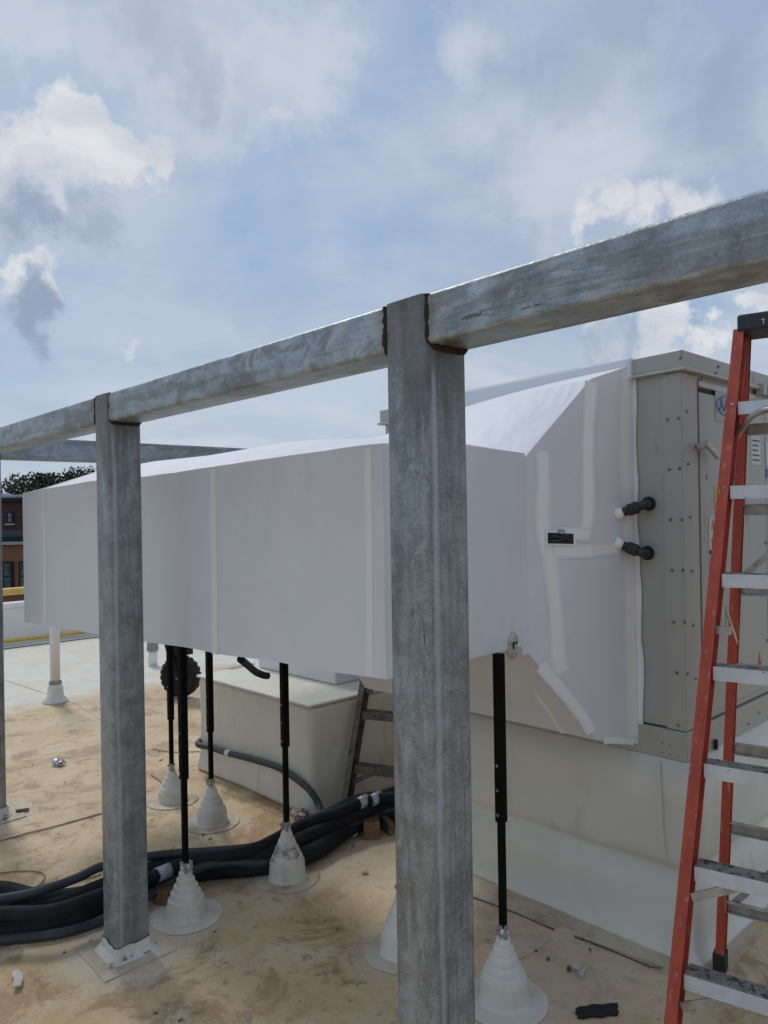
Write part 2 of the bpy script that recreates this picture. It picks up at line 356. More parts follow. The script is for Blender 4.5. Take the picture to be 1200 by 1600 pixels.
def tube(bm, pts, r, seg=10, cap=True):
    pts = [Vector(p) for p in pts]; rings = []
    n = len(pts); prev = None
    for i, p in enumerate(pts):
        d = (pts[min(i+1, n-1)] - pts[max(i-1, 0)]).normalized()
        if prev is None:
            s = d.cross(Z)
            if s.length < 1e-3: s = d.cross(Vector((1, 0, 0)))
        else: s = prev - d*prev.dot(d)
        s.normalize(); prev = s; t = s.cross(d)
        rr = r[i] if isinstance(r, (list, tuple)) else r
        rings.append([bm.verts.new(p + (s*math.cos(a) + t*math.sin(a))*rr) for a in [2*math.pi*k/seg for k in range(seg)]])
    for A, B in zip(rings, rings[1:]):
        for k in range(seg): bm.faces.new((A[k], A[(k+1) % seg], B[(k+1) % seg], B[k]))
    if cap: bm.faces.new(rings[0][::-1]); bm.faces.new(rings[-1])
    return bm
def smooth_pts(pts, k=6):
    P = [Vector(p) for p in pts]; out = []
    for i in range(len(P)-1):
        a = P[max(i-1, 0)]; b = P[i]; c = P[i+1]; d = P[min(i+2, len(P)-1)]
        for j in range(k):
            t = j/k
            out.append(.5*((2*b) + (c-a)*t + (2*a-5*b+4*c-d)*t*t + (3*b-a-3*c+d)*t**3))
    out.append(P[-1]); return out
def lathe(bm, prof, seg=28, c=Vector((0, 0, 0)), wob=0.0):
    rings = []
    for (r, z) in prof:
        ring = []
        for k in range(seg):
            a = 2*math.pi*k/seg
            rr = r*(1 + wob*noise.noise(Vector((math.cos(a)*1.5, math.sin(a)*1.5, z*16+c.x*3))) + .5*wob*noise.noise(Vector((math.cos(a)*4, math.sin(a)*4, z*60+c.y))))
            ring.append(bm.verts.new((c.x+rr*math.cos(a), c.y+rr*math.sin(a), c.z+z)))
        rings.append(ring)
    for A, B in zip(rings, rings[1:]):
        for k in range(seg): bm.faces.new((A[k], A[(k+1) % seg], B[(k+1) % seg], B[k]))
    bm.faces.new(rings[-1]); bm.faces.new(rings[0][::-1]); return bm
def plate(bm, pts, n, th):
    """solid sheet from an outline, thickened along n"""
    n = n.normalized(); a = [bm.verts.new(p) for p in pts]; b = [bm.verts.new(Vector(p)+n*th) for p in pts]
    bm.faces.new(a); bm.faces.new(b[::-1])
    for i in range(len(a)): j = (i+1) % len(a); bm.faces.new((a[i], b[i], b[j], a[j]))
    return bm
def strip(bm, pts, n, w, th=.0025, rag=.15, off=.0):
    """raised tape following a polyline lying on a surface of normal n"""
    n = n.normalized(); P = []
    for a, b in zip(pts, pts[1:]):
        k = max(2, int((b-a).length/.02))
        for j in range(k): P.append(a.lerp(b, j/k))
    P.append(pts[-1]); L = []; Rr = []; 
    ww = w if isinstance(w, (list, tuple)) else [w, w]
    for i, p in enumerate(P):
        d = (P[min(i+1, len(P)-1)]-P[max(i-1, 0)]).normalized(); s = d.cross(n).normalized(); f = i/(len(P)-1); wi = ww[0]+(ww[1]-ww[0])*f; na = noise.noise(p*6)*rag*1.6+noise.noise(p*22)*rag*.6; nb = noise.noise(p*6+Vector((9, 2, 4)))*rag*1.6+noise.noise(p*22+Vector((9, 2, 4)))*rag*.6
        L.append(p + s*wi*.5*(1+na) + n*off); Rr.append(p - s*wi*.5*(1+nb) + n*off)
    def row(Q, h): return [bm.verts.new(q+n*h) for q in Q]
    a0, a1, b0, b1 = row(L, 0), row(L, th), row(Rr, 0), row(Rr, th)
    for i in range(len(P)-1):
        bm.faces.new((a1[i], a1[i+1], b1[i+1], b1[i])); bm.faces.new((a0[i], a0[i+1], a1[i+1], a1[i])); bm.faces.new((b0[i], b1[i], b1[i+1], b0[i+1]))
    bm.faces.new((a0[0], a1[0], b1[0], b0[0])); bm.faces.new((a0[-1], b0[-1], b1[-1], a1[-1]))
    return bm
def square_tube(bm, cx, cy, z0, z1, s, rc=.02, seg=6, axis='z'):
    """square hollow section with rounded corners, s wide"""
    pts = []
    for (qx, qy, a0) in ((1, 1, 0), (-1, 1, 90), (-1, -1, 180), (1, -1, 270)):
        for k in range(seg+1):
            a = R(a0+90*k/seg); pts.append((cx+qx*(s/2-rc)+rc*math.cos(a), cy+qy*(s/2-rc)+rc*math.sin(a)))
    n = max(1, int(abs(z1-z0)/.25)); rings = []
    for i in range(n+1):
        z = z0+(z1-z0)*i/n
        rings.append([bm.verts.new({'z': (x, y, z), 'y': (x, z, y), 'x': (z, x, y)}[axis]) for x, y in pts])
    for A, B in zip(rings, rings[1:]):
        for k in range(len(A)): bm.faces.new((A[k], A[(k+1) % len(A)], B[(k+1) % len(A)], B[k]))
    bm.faces.new(rings[0][::-1]); bm.faces.new(rings[-1]); return bm

# ------------------------------------------------------------------ positions shared by several things
S = .143                                         # side of the square steel tube
XF = 1.292                                       # front plane of the steel frame
PY0 = pX(598.5, 480, XF).y-S
PIV = Vector((XF+S/2, PY0+S/2, 0)); FROT = Matrix.Rotation(R(-2.0), 3, 'Z')
def fw_(x, y): return PIV + FROT@(Vector((x, y, 0))-PIV)
UF = FROT@Vector((0, 1, 0)); NF = FROT@Vector((1, 0, 0))
c1_ = fw_(XF, PY0+S); c2_ = fw_(XF+S, PY0)
POSTY = [PY0, PY0+(pplane(147.5, 700, c1_, NF)-c1_).dot(UF), PY0+(pplane(7, 1000, c2_, NF)-c2_).dot(UF)]                    # near corner of each post in view
rods = [((788, 1564), 'F'), ((629, 1487), 'E'), ((291, 1431), 'A'), ((449, 1372), 'D'), ((331, 1286), 'B'), ((269, 1251), 'C')]
RODP = {k: pz(p[0], p[1], 0) for p, k in rods}
HALOS = [(fw_(XF+S/2, y+S/2).x, fw_(XF+S/2, y+S/2).y, .26) for y in POSTY] + [(RODP[k].x, RODP[k].y, .20) for k in RODP]
M['roof'] = roof_mat()
ZT = pX(660, 457, XF).z
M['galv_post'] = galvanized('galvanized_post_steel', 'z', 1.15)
M['galv_beam'] = galvanized('galvanized_beam_steel', 'y', 1.6)
M['galv_cross'] = galvanized('galvanized_cross_steel', 'x')

# ------------------------------------------------------------------ setting
bm = bmesh.new(); bmesh.ops.create_grid(bm, x_segments=2, y_segments=2, size=1500); bmesh.ops.translate(bm, verts=bm.verts, vec=(0, 0, -9))
tag(obj('ground', bm, 'ground'), kind='structure')
X0, X1, Y0, Y1 = -5.0, 15.0, -5.0, 11.75
bm = bmesh.new(); box(bm, (X0, Y0, -.4), (X1, Y1, 0)); tag(obj('roof_deck', bm, 'roof'), kind='structure')
bm = bmesh.new(); box(bm, (X0+.3, Y0+.3, -9), (X1-.3, Y1-.3, -.402)); tag(obj('host_building', bm, 'brick_orange'), 'brick building carrying the flat roof under everything', 'building')

def parapet(a, b, label):
    t = empty('parapet', ((a[0]+b[0])/2, (a[1]+b[1])/2, 0), label, 'parapet')
    obj('wall', bbox_bm((a[0], a[1], -.3), (b[0], b[1], .50)), 'parapetm', t)
    obj('coping', bbox_bm((a[0]-.03, a[1]-.03, .502), (b[0]+.03, b[1]+.03, .56)), 'parapetm', t, bev=.01)
parapet((X0, Y1+.002, 0), (X1, Y1+.30, 0), 'low white parapet wall at the far left edge of the roof')
parapet((X1+.002, Y0, 0), (X1+.3, Y1-.05, 0), 'low white parapet wall hidden beyond the rooftop unit')

# yellow pipe above the parapet and another along its foot
def ypipe(y, z, r, label, x0=X0+.2, x1=X1-.2, sup=False):
    t = empty('yellow_pipe', ((x0+x1)/2, y, 0), label, 'pipe')
    bm = bmesh.new(); tube(bm, [(x0, y, z), ((x0+x1)/2, y+.01, z), (x1, y, z)], r, 14); obj('pipe', bm, 'yellow', t, smooth=True)
    x = x0+.5
    while x < x1:
        obj('pipe_support', bbox_bm((x, y-.05, (.562 if sup else .002)), (x+.08, y+.05, z-r+.003)), 'dark' if sup else 'wood', t); x += 2.6
pY1 = pY(20, 924, Y1+.15)
ypipe(Y1+.15, pY1.z, .055, 'thick yellow pipe running above the white parapet', sup=True)
ypipe(Y1-.25, .07, .028, 'thin yellow pipe lying along the foot of the parapet')
bm = bmesh.new(); tube(bm, [(X0+.3, Y1-.62, .018), (2, Y1-.60, .018), (X1-.3, Y1-.65, .018)], .007, 8)
tag(obj('dark_cable', bm, 'hose', smooth=True), 'thin dark cable lying on the clean roof before the parapet', 'cable')

# ------------------------------------------------------------------ background buildings and trees
def building(depth, px0, px1, ptop, pbot, matn, name, label, wins, roofh=.4, deep=12, fasc=None):
    a = pd(px0, ptop, depth); b = pd(px1, ptop, depth)
    d = (b-a); d.z = 0; L = d.length; d.normalize(); nrm = Vector((-d.y, d.x, 0))
    if nrm.dot(F) < 0: nrm = -nrm
    zt = a.z; base = Vector((a.x, a.y, -9))
    mt = Matrix((d, nrm, Z)).transposed().to_4x4(); mt.translation = base
    t = empty(name, base, label, 'building')
    H = zt+9
    bm = bmesh.new(); box(bm, (0, 0, 0), (L, deep, H), mt); obj('wall', bm, matn, t)
    bm = bmesh.new(); box(bm, (-.2, -.2, H+.003), (L+.2, deep+.2, H+roofh), mt); obj('roof', bm, 'dark', t)
    if fasc:
        bm = bmesh.new(); box(bm, (-.1, -.13, fasc[0]+9), (L+.1, -.003, fasc[1]+9), mt); obj('fascia', bm, 'fascia', t)
        bm = bmesh.new(); box(bm, (-.1, -.20, fasc[0]+9-.18), (L+.1, -.003, fasc[0]+9-.01), mt); obj('gutter', bm, 'paleroof', t)
    for (wx0, wx1, wz0, wz1) in wins:
        bm = bmesh.new(); box(bm, (wx0, -.12, wz0+9), (wx1, -.004, wz1+9), mt); w = obj('window', bm, 'dark', t)
        bm = bmesh.new(); h = wz1-wz0
        box(bm, (wx0+.12, -.15, wz0+9+.12), (wx1-.12, -.122, wz0+9+h*.47), mt); box(bm, (wx0+.12, -.15, wz0+9+h*.53), (wx1-.12, -.122, wz1+9-.12), mt)
        obj('pane', bm, 'glass', w)
        bm = bmesh.new(); box(bm, (wx0-.08, -.2, wz0+9-.12), (wx1+.08, -.002, wz0+9-.005), mt); obj('sill', bm, 'paleroof', w)
    return t, mt, L
def hz(px, py, dep): return pd(px, py, dep).z
def lx(px, px0, dep): return (px-px0)/FPX*dep
D1 = 42
ws = [(lx(a, -260, D1), lx(b, -260, D1), hz(12, 924, D1), hz(12, 877, D1)) for a, b in ((-240, -222), (-208, -190), (-176, -158), (-144, -126), (-112, -94), (-80, -62), (-48, -30), (-22, -4), (4, 21), (30, 47), (58, 75), (90, 107), (120, 137))]
building(D1, -260, 200, 850, 0, 'brick_orange', 'brick_building', 'orange brown brick building with tall windows and slate blue fascia at the left edge', ws, roofh=.25, deep=8, fasc=(hz(10, 846, D1), hz(10, 831, D1)))
D2 = 56
ws2 = [(lx(a, -280, D2), lx(a, -280, D2)+.5, hz(10, 818, D2), hz(10, 800, D2)) for a in (-230, -160, -90, -40, 11, 60, 120)]
tt, mt2, L2 = building(D2, -280, 220, 789, 0, 'brick_red', 'brick_building', 'taller dark red brick building below the trees, behind the orange brown one', ws2, roofh=.3, deep=14, fasc=(hz(10, 835, D2), hz(10, 829, D2)))
for px in (9,):
    p = pd(px, 786, D2+1.5); bm = bmesh.new(); lathe(bm, [(.25, 0), (.28, .3), (.42, .5), (.40, .85), (.1, 1.0)], 14, Vector((p.x, p.y, p.z-.2))); obj('roof_vent', bm, 'paleroof', tt, smooth=True)
p = pd(26, 786, D2+2); bm = bmesh.new(); box(bm, (-1.0, -.6, 0), (1.0, .6, .8), Matrix.Translation((p.x, p.y, p.z-.2))); obj('roof_plant_box', bm, 'paleroof', tt, bev=.05)

def tree(px, ptop, dep, cr, label, seed, n=7000):
    rnd = random.Random(seed); c = pd(px, ptop, dep); gx, gy = c.x, c.y
    t = empty('broadleaf_tree', (gx, gy, -9), label, 'tree', 'trees behind the brick buildings')
    H = c.z
    bm = bmesh.new(); tube(bm, [(gx, gy, -9), (gx+.1, gy, -4), (gx, gy+.2, H-cr*1.0)], [.45, .35, .15], 10)
    for k in range(6):
        a = k*1.05; z = H-cr*(1.7-.15*k); tube(bm, [(gx, gy, z-1.5), (gx+math.cos(a)*cr*.7, gy+math.sin(a)*cr*.7, z+.8)], [.15, .05], 6)
    obj('trunk', bm, 'bark', t, smooth=True)
    cl = []
    for k in range(26):
        a = rnd.uniform(0, 6.28); e = rnd.uniform(-.9, 1); rr = cr*rnd.uniform(.35, .85)
        cl.append((Vector((gx+math.cos(a)*rr*math.sqrt(1-e*e*.8), gy+math.sin(a)*rr*math.sqrt(1-e*e*.8), H-cr*.95+e*cr*.72)), cr*rnd.uniform(.22, .42)))
    bm = bmesh.new()
    for i in range(n):
        cc, r = rnd.choice(cl); v = Vector((rnd.gauss(0, 1), rnd.gauss(0, 1), rnd.gauss(0, 1))).normalized()*r*rnd.uniform(.55, 1.05); p = cc+v
        if p.z > H: p.z = H-rnd.uniform(0, .6)
        s = rnd.uniform(.09, .26); u = Vector((rnd.gauss(0, 1), rnd.gauss(0, 1), rnd.gauss(0, 1))).normalized(); w = u.cross(Vector((rnd.gauss(0, 1), rnd.gauss(0, 1), rnd.gauss(0, 1)))).normalized()
        bm.faces.new([bm.verts.new(p+u*s), bm.verts.new(p+w*s*.6), bm.verts.new(p-u*s*.7), bm.verts.new(p-w*s*.7)])
    me = obj('crown', bm, 'leafa', t)
for args in ((-50, 742, 95, 8, 'broad dark tree standing out past the left edge of the view', 1), (8, 744, 90, 6.0, 'dark round tree behind the red brick building, at the far left', 2),
             (50, 739, 92, 5.2, 'dark tree whose top shows between the duct end and the left edge', 3), (83, 741, 93, 5.0, 'dark tree rising over the low end of the duct', 4),
             (112, 744, 96, 4.6, 'small dark tree between the bushy one and the galvanized post', 5), (147, 727, 90, 5.2, 'tallest dark tree, right beside the second galvanized post', 6),
             (200, 742, 95, 6, 'dark tree hidden behind the second galvanized post', 7)):
    tree(*args)

# ------------------------------------------------------------------ galvanized steel frame
zb_top = 2.333; BH = .121; ZT = EYE + .628 - .10
p = pX(660, 457, XF); ZT = p.z                       # top of the beams from the near joint
fr = empty('steel_frame', (XF+S/2, POSTY[0]+S/2, 0), 'galvanized square tube frame of posts and beams standing in front of the white duct', 'steel frame')
fr.rotation_euler = (0, 0, R(-2.0))
allposts = [-.535] + POSTY
for i, y in enumerate(allposts):
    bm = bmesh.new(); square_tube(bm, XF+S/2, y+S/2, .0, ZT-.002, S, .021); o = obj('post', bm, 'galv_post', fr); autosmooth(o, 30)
    # rusty welds round the beam ends
    for (yy, sgn) in ((y, -1), (y+S, 1)):
        bm = bmesh.new()
        prof = [(XF+.012, ZT-.004), (XF+.012, ZT-BH+.012), (XF+.03, ZT-BH), (XF+S-.02, ZT-BH), (XF+S-.01, ZT-BH+.01), (XF+S-.01, ZT-.004)]
        pts = []
        for (a, b) in zip(prof, prof[1:]):
            A = Vector((a[0], yy+sgn*.001, a[1])); B = Vector((b[0], yy+sgn*.001, b[1])); k = max(2, int((B-A).length/.006))
            for j in range(k):
                q = A.lerp(B, j/k); pts.append(q+Vector((random.uniform(-.0006, .0006), random.uniform(-.0006, .0006), random.uniform(-.0006, .0006))))
        tube(bm, pts, [.0105+.0035*noise.noise(p_*55) for p_ in pts], 8); obj('weld', bm, 'rust', fr)
spans = [(-2.2, -.535), (-.535+S, POSTY[0]), (POSTY[0]+S, POSTY[1]), (POSTY[1]+S, POSTY[2]), (POSTY[2]+S, POSTY[2]+.95)]
for a, b in spans:
    bm = bmesh.new(); square_tube(bm, XF+S/2, ZT-S/2, a+.0025, b-.0025, S-.006, .011, axis='y')
    for v_ in bm.verts:
        if v_.co.z < ZT-S/2: v_.co.z += S-BH
    o = obj('beam', bm, 'galv_beam', fr); autosmooth(o, 30)
# cross beam going away to the right behind the frame
yb = POSTY[2]+S/2+.02
bm = bmesh.new(); square_tube(bm, yb, ZT-S/2, XF+S+.003, 5.2, S-.006, .011, axis='x'); o = obj('beam', bm, 'galv_cross', fr); autosmooth(o, 30)
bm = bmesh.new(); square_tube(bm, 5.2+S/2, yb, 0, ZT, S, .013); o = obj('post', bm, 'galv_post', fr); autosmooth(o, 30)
# flashings round the feet
labs = ['square white flashing hidden in front of the nearest posts', 'square white flashing at the foot of the nearest galvanized post', 'square white flashing with torn sealant at the foot of the second galvanized post', 'square white flashing at the foot of the farthest post at the left edge']
for i, y in enumerate(allposts):
    cx, cy = fw_(XF+S/2, y+S/2)[:2]
    t = empty('post_flashing', (cx, cy, 0), labs[i], 'flashing', 'membrane flashings round the frame posts'); t.rotation_euler = (0, 0, R(-2.0))
    bm = bmesh.new(); pts = []
    h = .155
    for (a, b) in ((-h, -h), (0, -h*1.03), (h, -h*.97), (h*1.05, 0), (h, h), (0, h*1.02), (-h, h), (-h*1.04, 0)): pts.append(Vector((cx+a+random.uniform(-.01, .01), cy+b+random.uniform(-.01, .01), .001)))
    plate(bm, pts, Z, .005); obj('sheet', bm, 'flap', t)
    bm = bmesh.new(); n = 28; lo = []; hi = []; inn = []
    def sq(a, r):
        ca, sa = math.cos(a), math.sin(a); k = 1/max(abs(ca), abs(sa)); k = min(k, 1.3); return ca*k*r, sa*k*r
    for k in range(n):
        a = 2*math.pi*k/n
        x, y2 = sq(a, S/2+.032); lo.append(bm.verts.new((cx+x, cy+y2, .006)))
        x, y2 = sq(a, S/2+.010); inn.append(bm.verts.new((cx+x+random.uniform(-.003, .003), cy+y2, .028+random.uniform(-.004, .006))))
        x, y2 = sq(a, S/2+.005); hi.append(bm.verts.new((cx+x, cy+y2, .060+random.uniform(-.005, .006))))
    for k in range(n):
        j = (k+1) % n; bm.faces.new((lo[k], lo[j], inn[j], inn[k])); bm.faces.new((inn[k], inn[j], hi[j], hi[k]))
    obj('collar', bm, 'boot', t)
    bm = bmesh.new()
    for k in range(16):
        a = random.uniform(0, 6.28); x, y2 = sq(a, S/2+random.uniform(.012, .05)); r = random.uniform(.005, .014)
        mt = Matrix.Translation((cx+x, cy+y2, .012+random.uniform(0, .02)))@Matrix.Diagonal((random.uniform(.6, 1.6), random.uniform(.6, 1.6), .5, 1)); bmesh.ops.create_icosphere(bm, subdivisions=1, radius=r, matrix=mt)
    obj('sealant', bm, 'putty', t)['kind'] = 'stuff'

# ------------------------------------------------------------------ rooftop unit, its curb and the wrapped duct
XU = 3.0                                              # near face of unit
cor = pX(1072, 1190, XU); YU = cor.y; ZF = cor.z      # corner and underside of base rail
ctop = pX(1067, 548, XU); ZU = ctop.z
le = pX(592, 643, XU); YE = le.y-.05; SLOPE = (le.z-ZU)/(YE-YU); XE = XU+2.6
def lean(bm):
    for v_ in bm.verts:
        if v_.co.z > 2.0: v_.co.z += SLOPE*(v_.co.y-YU)
    return bm
unit = empty('rooftop_unit', (XU+1.2, YU+.9, ZF), 'beige sheet metal rooftop air handler at the end of the white duct', 'rooftop unit')
bm = bmesh.new(); box(bm, (XU, YU, ZF+.125), (XE, YE, ZU-.075)); lean(bm); obj('cabinet', bm, 'unit', unit, bev=.004)
bm = bmesh.new(); box(bm, (XU-.012, YU-.012, ZF), (XE, YE-.17, ZF+.118)); obj('base_rail', bm, 'unit', unit, bev=.003)
bm = bmesh.new(); box(bm, (XU-.022, YU-.022, ZU-.066), (XE+.02, YE+.02, ZU)); lean(bm); obj('roof_cap', bm, 'unit', unit, bev=.003)
bm = bmesh.new(); box(bm, (XU-.034, YU-.034, ZU-.080), (XE+.03, YE+.03, ZU-.068)); lean(bm); obj('cap_trim', bm, 'unit_trim', unit, bev=.002)
# lapped corner panels on the two faces
yl = pX(1040, 900, XU).y
bm = bmesh.new(); box(bm, (XU-.006, YU-.006, ZF+.122), (XU-.001, yl, ZU-.084)); lean(bm); obj('corner_panel', bm, 'unit', unit)
xg = pY(1090, 750, YU).x
bm = bmesh.new(); box(bm, (XU-.002, YU-.007, ZF+.122), (xg-.008, YU-.001, ZU-.084)); obj('corner_panel', bm, 'unit', unit)
bm = bmesh.new(); box(bm, (xg-.007, YU-.003, ZF+.16), (xg+.003, YU-.0015, ZU-.15)); obj('door_gap', bm, 'black_gap', unit)
xd2 = pY(1193, 750, YU).x
bm = bmesh.new(); box(bm, (xg+.004, YU-.010, ZF+.16), (xd2-.004, YU-.001, ZU-.15)); door = obj('door', bm, 'unit', unit, bev=.002)
bm = bmesh.new(); box(bm, (xd2+.004, YU-.010, ZF+.16), (XE-.3, YU-.001, ZU-.15)); door2 = obj('door', bm, 'unit', unit, bev=.002)
bm = bmesh.new(); box(bm, (xg, YU-.004, ZU-.146), (XE-.3, YU-.0015, ZU-.132)); obj('door_gap', bm, 'black_gap', unit)
bm = bmesh.new(); box(bm, (xg, YU-.014, ZU-.128), (XE-.3, YU-.001, ZU-.104)); obj('drip_rail', bm, 'unit_trim', unit, bev=.002)
# handle
hp = pY(1098, 702, YU-.012); bm = bmesh.new()
tube(bm, [hp+Vector((-.045, 0, .008)), hp+Vector((-.045, -.03, .008))], .016, 10)
mt = Matrix.Translation(hp+Vector((0, -.036, 0)))@Matrix.Rotation(R(24), 4, 'Y'); box(bm, (-.055, -.008, -.014), (.075, .008, .014), mt)
obj('handle', bm, 'unit_trim', door, bev=.003)
hp = pY(1107, 745, YU-.0105); bm = bmesh.new(); box(bm, (hp.x-.02, YU-.014, hp.z-.012), (hp.x+.025, YU-.0105, hp.z+.012)); obj('keyhole_plate', bm, 'unit', door)
# screws
def screw(p, n, parent=unit, r=.005):
    bm = bmesh.new(); mt, s, t = frame_at(p, n); mt.translation = p
    ringa = []
    prof = [(r*1.35, 0), (r*1.35, .0016), (r, .002), (r*.9, .006), (r*.3, .0075)]; rings = []
    for rr, h in prof: rings.append([bm.verts.new(p+n*h+(s*math.cos(a)+t*math.sin(a))*rr) for a in [k*math.pi/4 for k in range(8)]])
    for A, B in zip(rings, rings[1:]):
        for k in range(8): bm.faces.new((A[k], A[(k+1) % 8], B[(k+1) % 8], B[k]))
    bm.faces.new(rings[-1]); obj('screw', bm, 'screw', parent, smooth=True)
NX = Vector((-1, 0, 0)); NY = Vector((0, -1, 0))
for (x, y) in ((1041, 577), (1058, 576), (1043, 655), (1060, 653), (1046, 733), (1062, 732), (1048, 812), (1065, 812), (1050, 891), (1067, 891), (1053, 972), (1070, 972), (1058, 1051), (1074, 1053), (1060, 1133), (1036, 1160), (1048, 1164), (1036, 1176), (1048, 1179)):
    screw(pX(x, y, XU-.006), NX)
for (x, y) in ((1073, 643), (1075, 725), (1078, 808), (1081, 892), (1083, 977), (1087, 1060), (1091, 603), (1095, 593)):
    screw(pY(x, y, YU-.007), NY, r=.005)
for (x, y) in ((1122, 573), (1118, 583), (1186, 1113), (1169, 1131)):
    screw(pY(x, y, YU-.023), NY, r=.005)
for (x, y) in ((1195, 848), (1198, 847), (1198, 1000)): screw(pY(x, y, YU-.010), NY, door2, r=.006)
screw(pX(1063, 559, XU-.022), NX)
# badge with blue oval and letters
def dotxt(txt, p, h, m, parent, n, name='lettering', depth=.001, sx=1.0, bold=0):
    cu = bpy.data.curves.new(name, 'FONT'); cu.body = txt; cu.size = h; cu.extrude = depth; cu.offset = bold; cu.align_x = 'LEFT'; cu.align_y = 'CENTER'
    tmp = bpy.data.objects.new('t', cu); col.objects.link(tmp); dg = bpy.context.evaluated_depsgraph_get(); me = bpy.data.meshes.new_from_object(tmp.evaluated_get(dg)); bpy.data.objects.remove(tmp)
    bm = bmesh.new(); bm.from_mesh(me)
    right = Vector((1, 0, 0)) if abs(n.y) > .5 else Vector((0, -1, 0))
    mm = Matrix((right*sx, Z, n)).transposed().to_4x4(); mm.translation = p
    bmesh.ops.transform(bm, matrix=mm, verts=bm.verts); return obj(name, bm, m, parent)
a = pY(1117, 608, YU-.011); b = pY(1178, 668, YU-.011)
L0 = a; bm = bmesh.new(); box(bm, (a.x, YU-.0125, b.z+.0), (b.x, YU-.0105, a.z+.005)); badge = obj('badge', bm, 'plate', door)
rx = (b.x-a.x)*.5-.010; cx = a.x+.006+rx; cz = (a.z+b.z)/2+.004; rz = (a.z-b.z)*.40
bm = bmesh.new(); O = []; I = []
for k in range(40):
    an = 2*math.pi*k/40; O.append((cx+rx*math.cos(an), cz+rz*math.sin(an))); I.append((cx+(rx-.007)*math.cos(an), cz+(rz-.007)*math.sin(an)))
vo_ = [bm.verts.new((x, YU-.0145, z)) for x, z in O]; vi_ = [bm.verts.new((x, YU-.0145, z)) for x, z in I]; wo_ = [bm.verts.new((x, YU-.0127, z)) for x, z in O]; wi_ = [bm.verts.new((x, YU-.0127, z)) for x, z in I]
for k in range(40):
    j = (k+1) % 40; bm.faces.new((vo_[k], vo_[j], vi_[j], vi_[k])); bm.faces.new((vo_[k], wo_[k], wo_[j], vo_[j])); bm.faces.new((vi_[k], vi_[j], wi_[j], wi_[k]))
obj('oval', bm, 'blue', badge)
dotxt('AA', Vector((pY(1124, 632, YU-.0136).x, YU-.0136, cz)), .078, 'blue', badge, NY, sx=1.0, bold=.0008)
# small labels on the doors
def label_sheet(px0, py0, px1, py1, m, parent, name='notice', lines=0, off=.0105, inkm='ink'):
    a = pY(px0, py0, YU-off); b = pY(px1, py1, YU-off); bm = bmesh.new(); box(bm, (a.x, YU-off-.0015, b.z), (b.x, YU-off, a.z)); o = obj(name, bm, m, parent)
    if lines:
        bm = bmesh.new(); h = a.z-b.z
        for i in range(lines):
            z = a.z-h*(i+1)/(lines+1); x1 = a.x+(b.x-a.x)*random.uniform(.6, .92); box(bm, (a.x+(b.x-a.x)*.12, YU-off-.0026, z-h*.02), (x1, YU-off-.0016, z+h*.02))
        obj('print', bm, inkm, o)
    return o
def triangle(px, py, w, h, m, parent, off=.0125, inner='ink'):
    c = pY(px, py, YU-off); k = 1.0
    bm = bmesh.new(); plate(bm, [Vector((c.x-w/2, YU-off, c.z-h/2)), Vector((c.x+w/2, YU-off, c.z-h/2)), Vector((c.x, YU-off, c.z+h/2))], NY, .001); o = obj('warning_triangle', bm, m, parent)
    bm = bmesh.new(); plate(bm, [Vector((c.x-w*.10, YU-off-.0015, c.z-h*.02)), Vector((c.x+w*.02, YU-off-.0015, c.z-h*.08)), Vector((c.x-w*.06, YU-off-.0015, c.z-h*.36)), Vector((c.x+w*.12, YU-off-.0015, c.z-h*.02)), Vector((c.x+w*.0, YU-off-.0015, c.z+.02*h)), Vector((c.x+w*.06, YU-off-.0015, c.z+h*.26))], NY, .001); obj('bolt_sign', bm, inner, o)
s1 = label_sheet(1107, 806, 1126, 864, 'white', door, lines=0); triangle(1114, 820, .038, .05, 'warn', s1)
bm = bmesh.new(); c = pY(1114, 843, YU-.0125); box(bm, (c.x-.018, YU-.0135, c.z-.002), (c.x+.018, YU-.0122, c.z+.002)); box(bm, (c.x-.018, YU-.0135, c.z-.012), (c.x+.010, YU-.0122, c.z-.009)); obj('print', bm, 'ink', s1)
s1 = label_sheet(1116, 758, 1140, 795, 'warn', door, lines=4)
s1 = label_sheet(1108, 842+18, 1130, 905, 'white', door, lines=5)
s1 = label_sheet(1173, 680, 1188, 727, 'white', door, lines=5)
s1 = label_sheet(1196, 690, 1230, 730, 'white', door2, lines=6, inkm='blue')
s1 = label_sheet(1196, 732, 1230, 748, 'blue', door2)
triangle(1187, 1029, .048, .062, 'warnred', door, off=.0105, inner='white')
# electrical connection box high on the right face
a = pY(1180, 600, YU-.011); b = pY(1222, 628, YU-.011); 
for k in range(5):
    bm = bmesh.new(); x = a.x+(b.x-a.x)*k/5; box(bm, (x, YU-.05, b.z), (x+(b.x-a.x)*.12, YU-.011, a.z)); obj('louvre', bm, 'unit', door2, bev=.002)
# black drip hooks under the rail
for (x, y) in ((1117, 1163),):
    p0 = pY(x, y, YU-.02); bm = bmesh.new(); box(bm, (p0.x-.008, p0.y-.01, p0.z-.02), (p0.x+.01, p0.y+.002, p0.z+.02)); obj('drain_plug', bm, 'black_gap', unit)
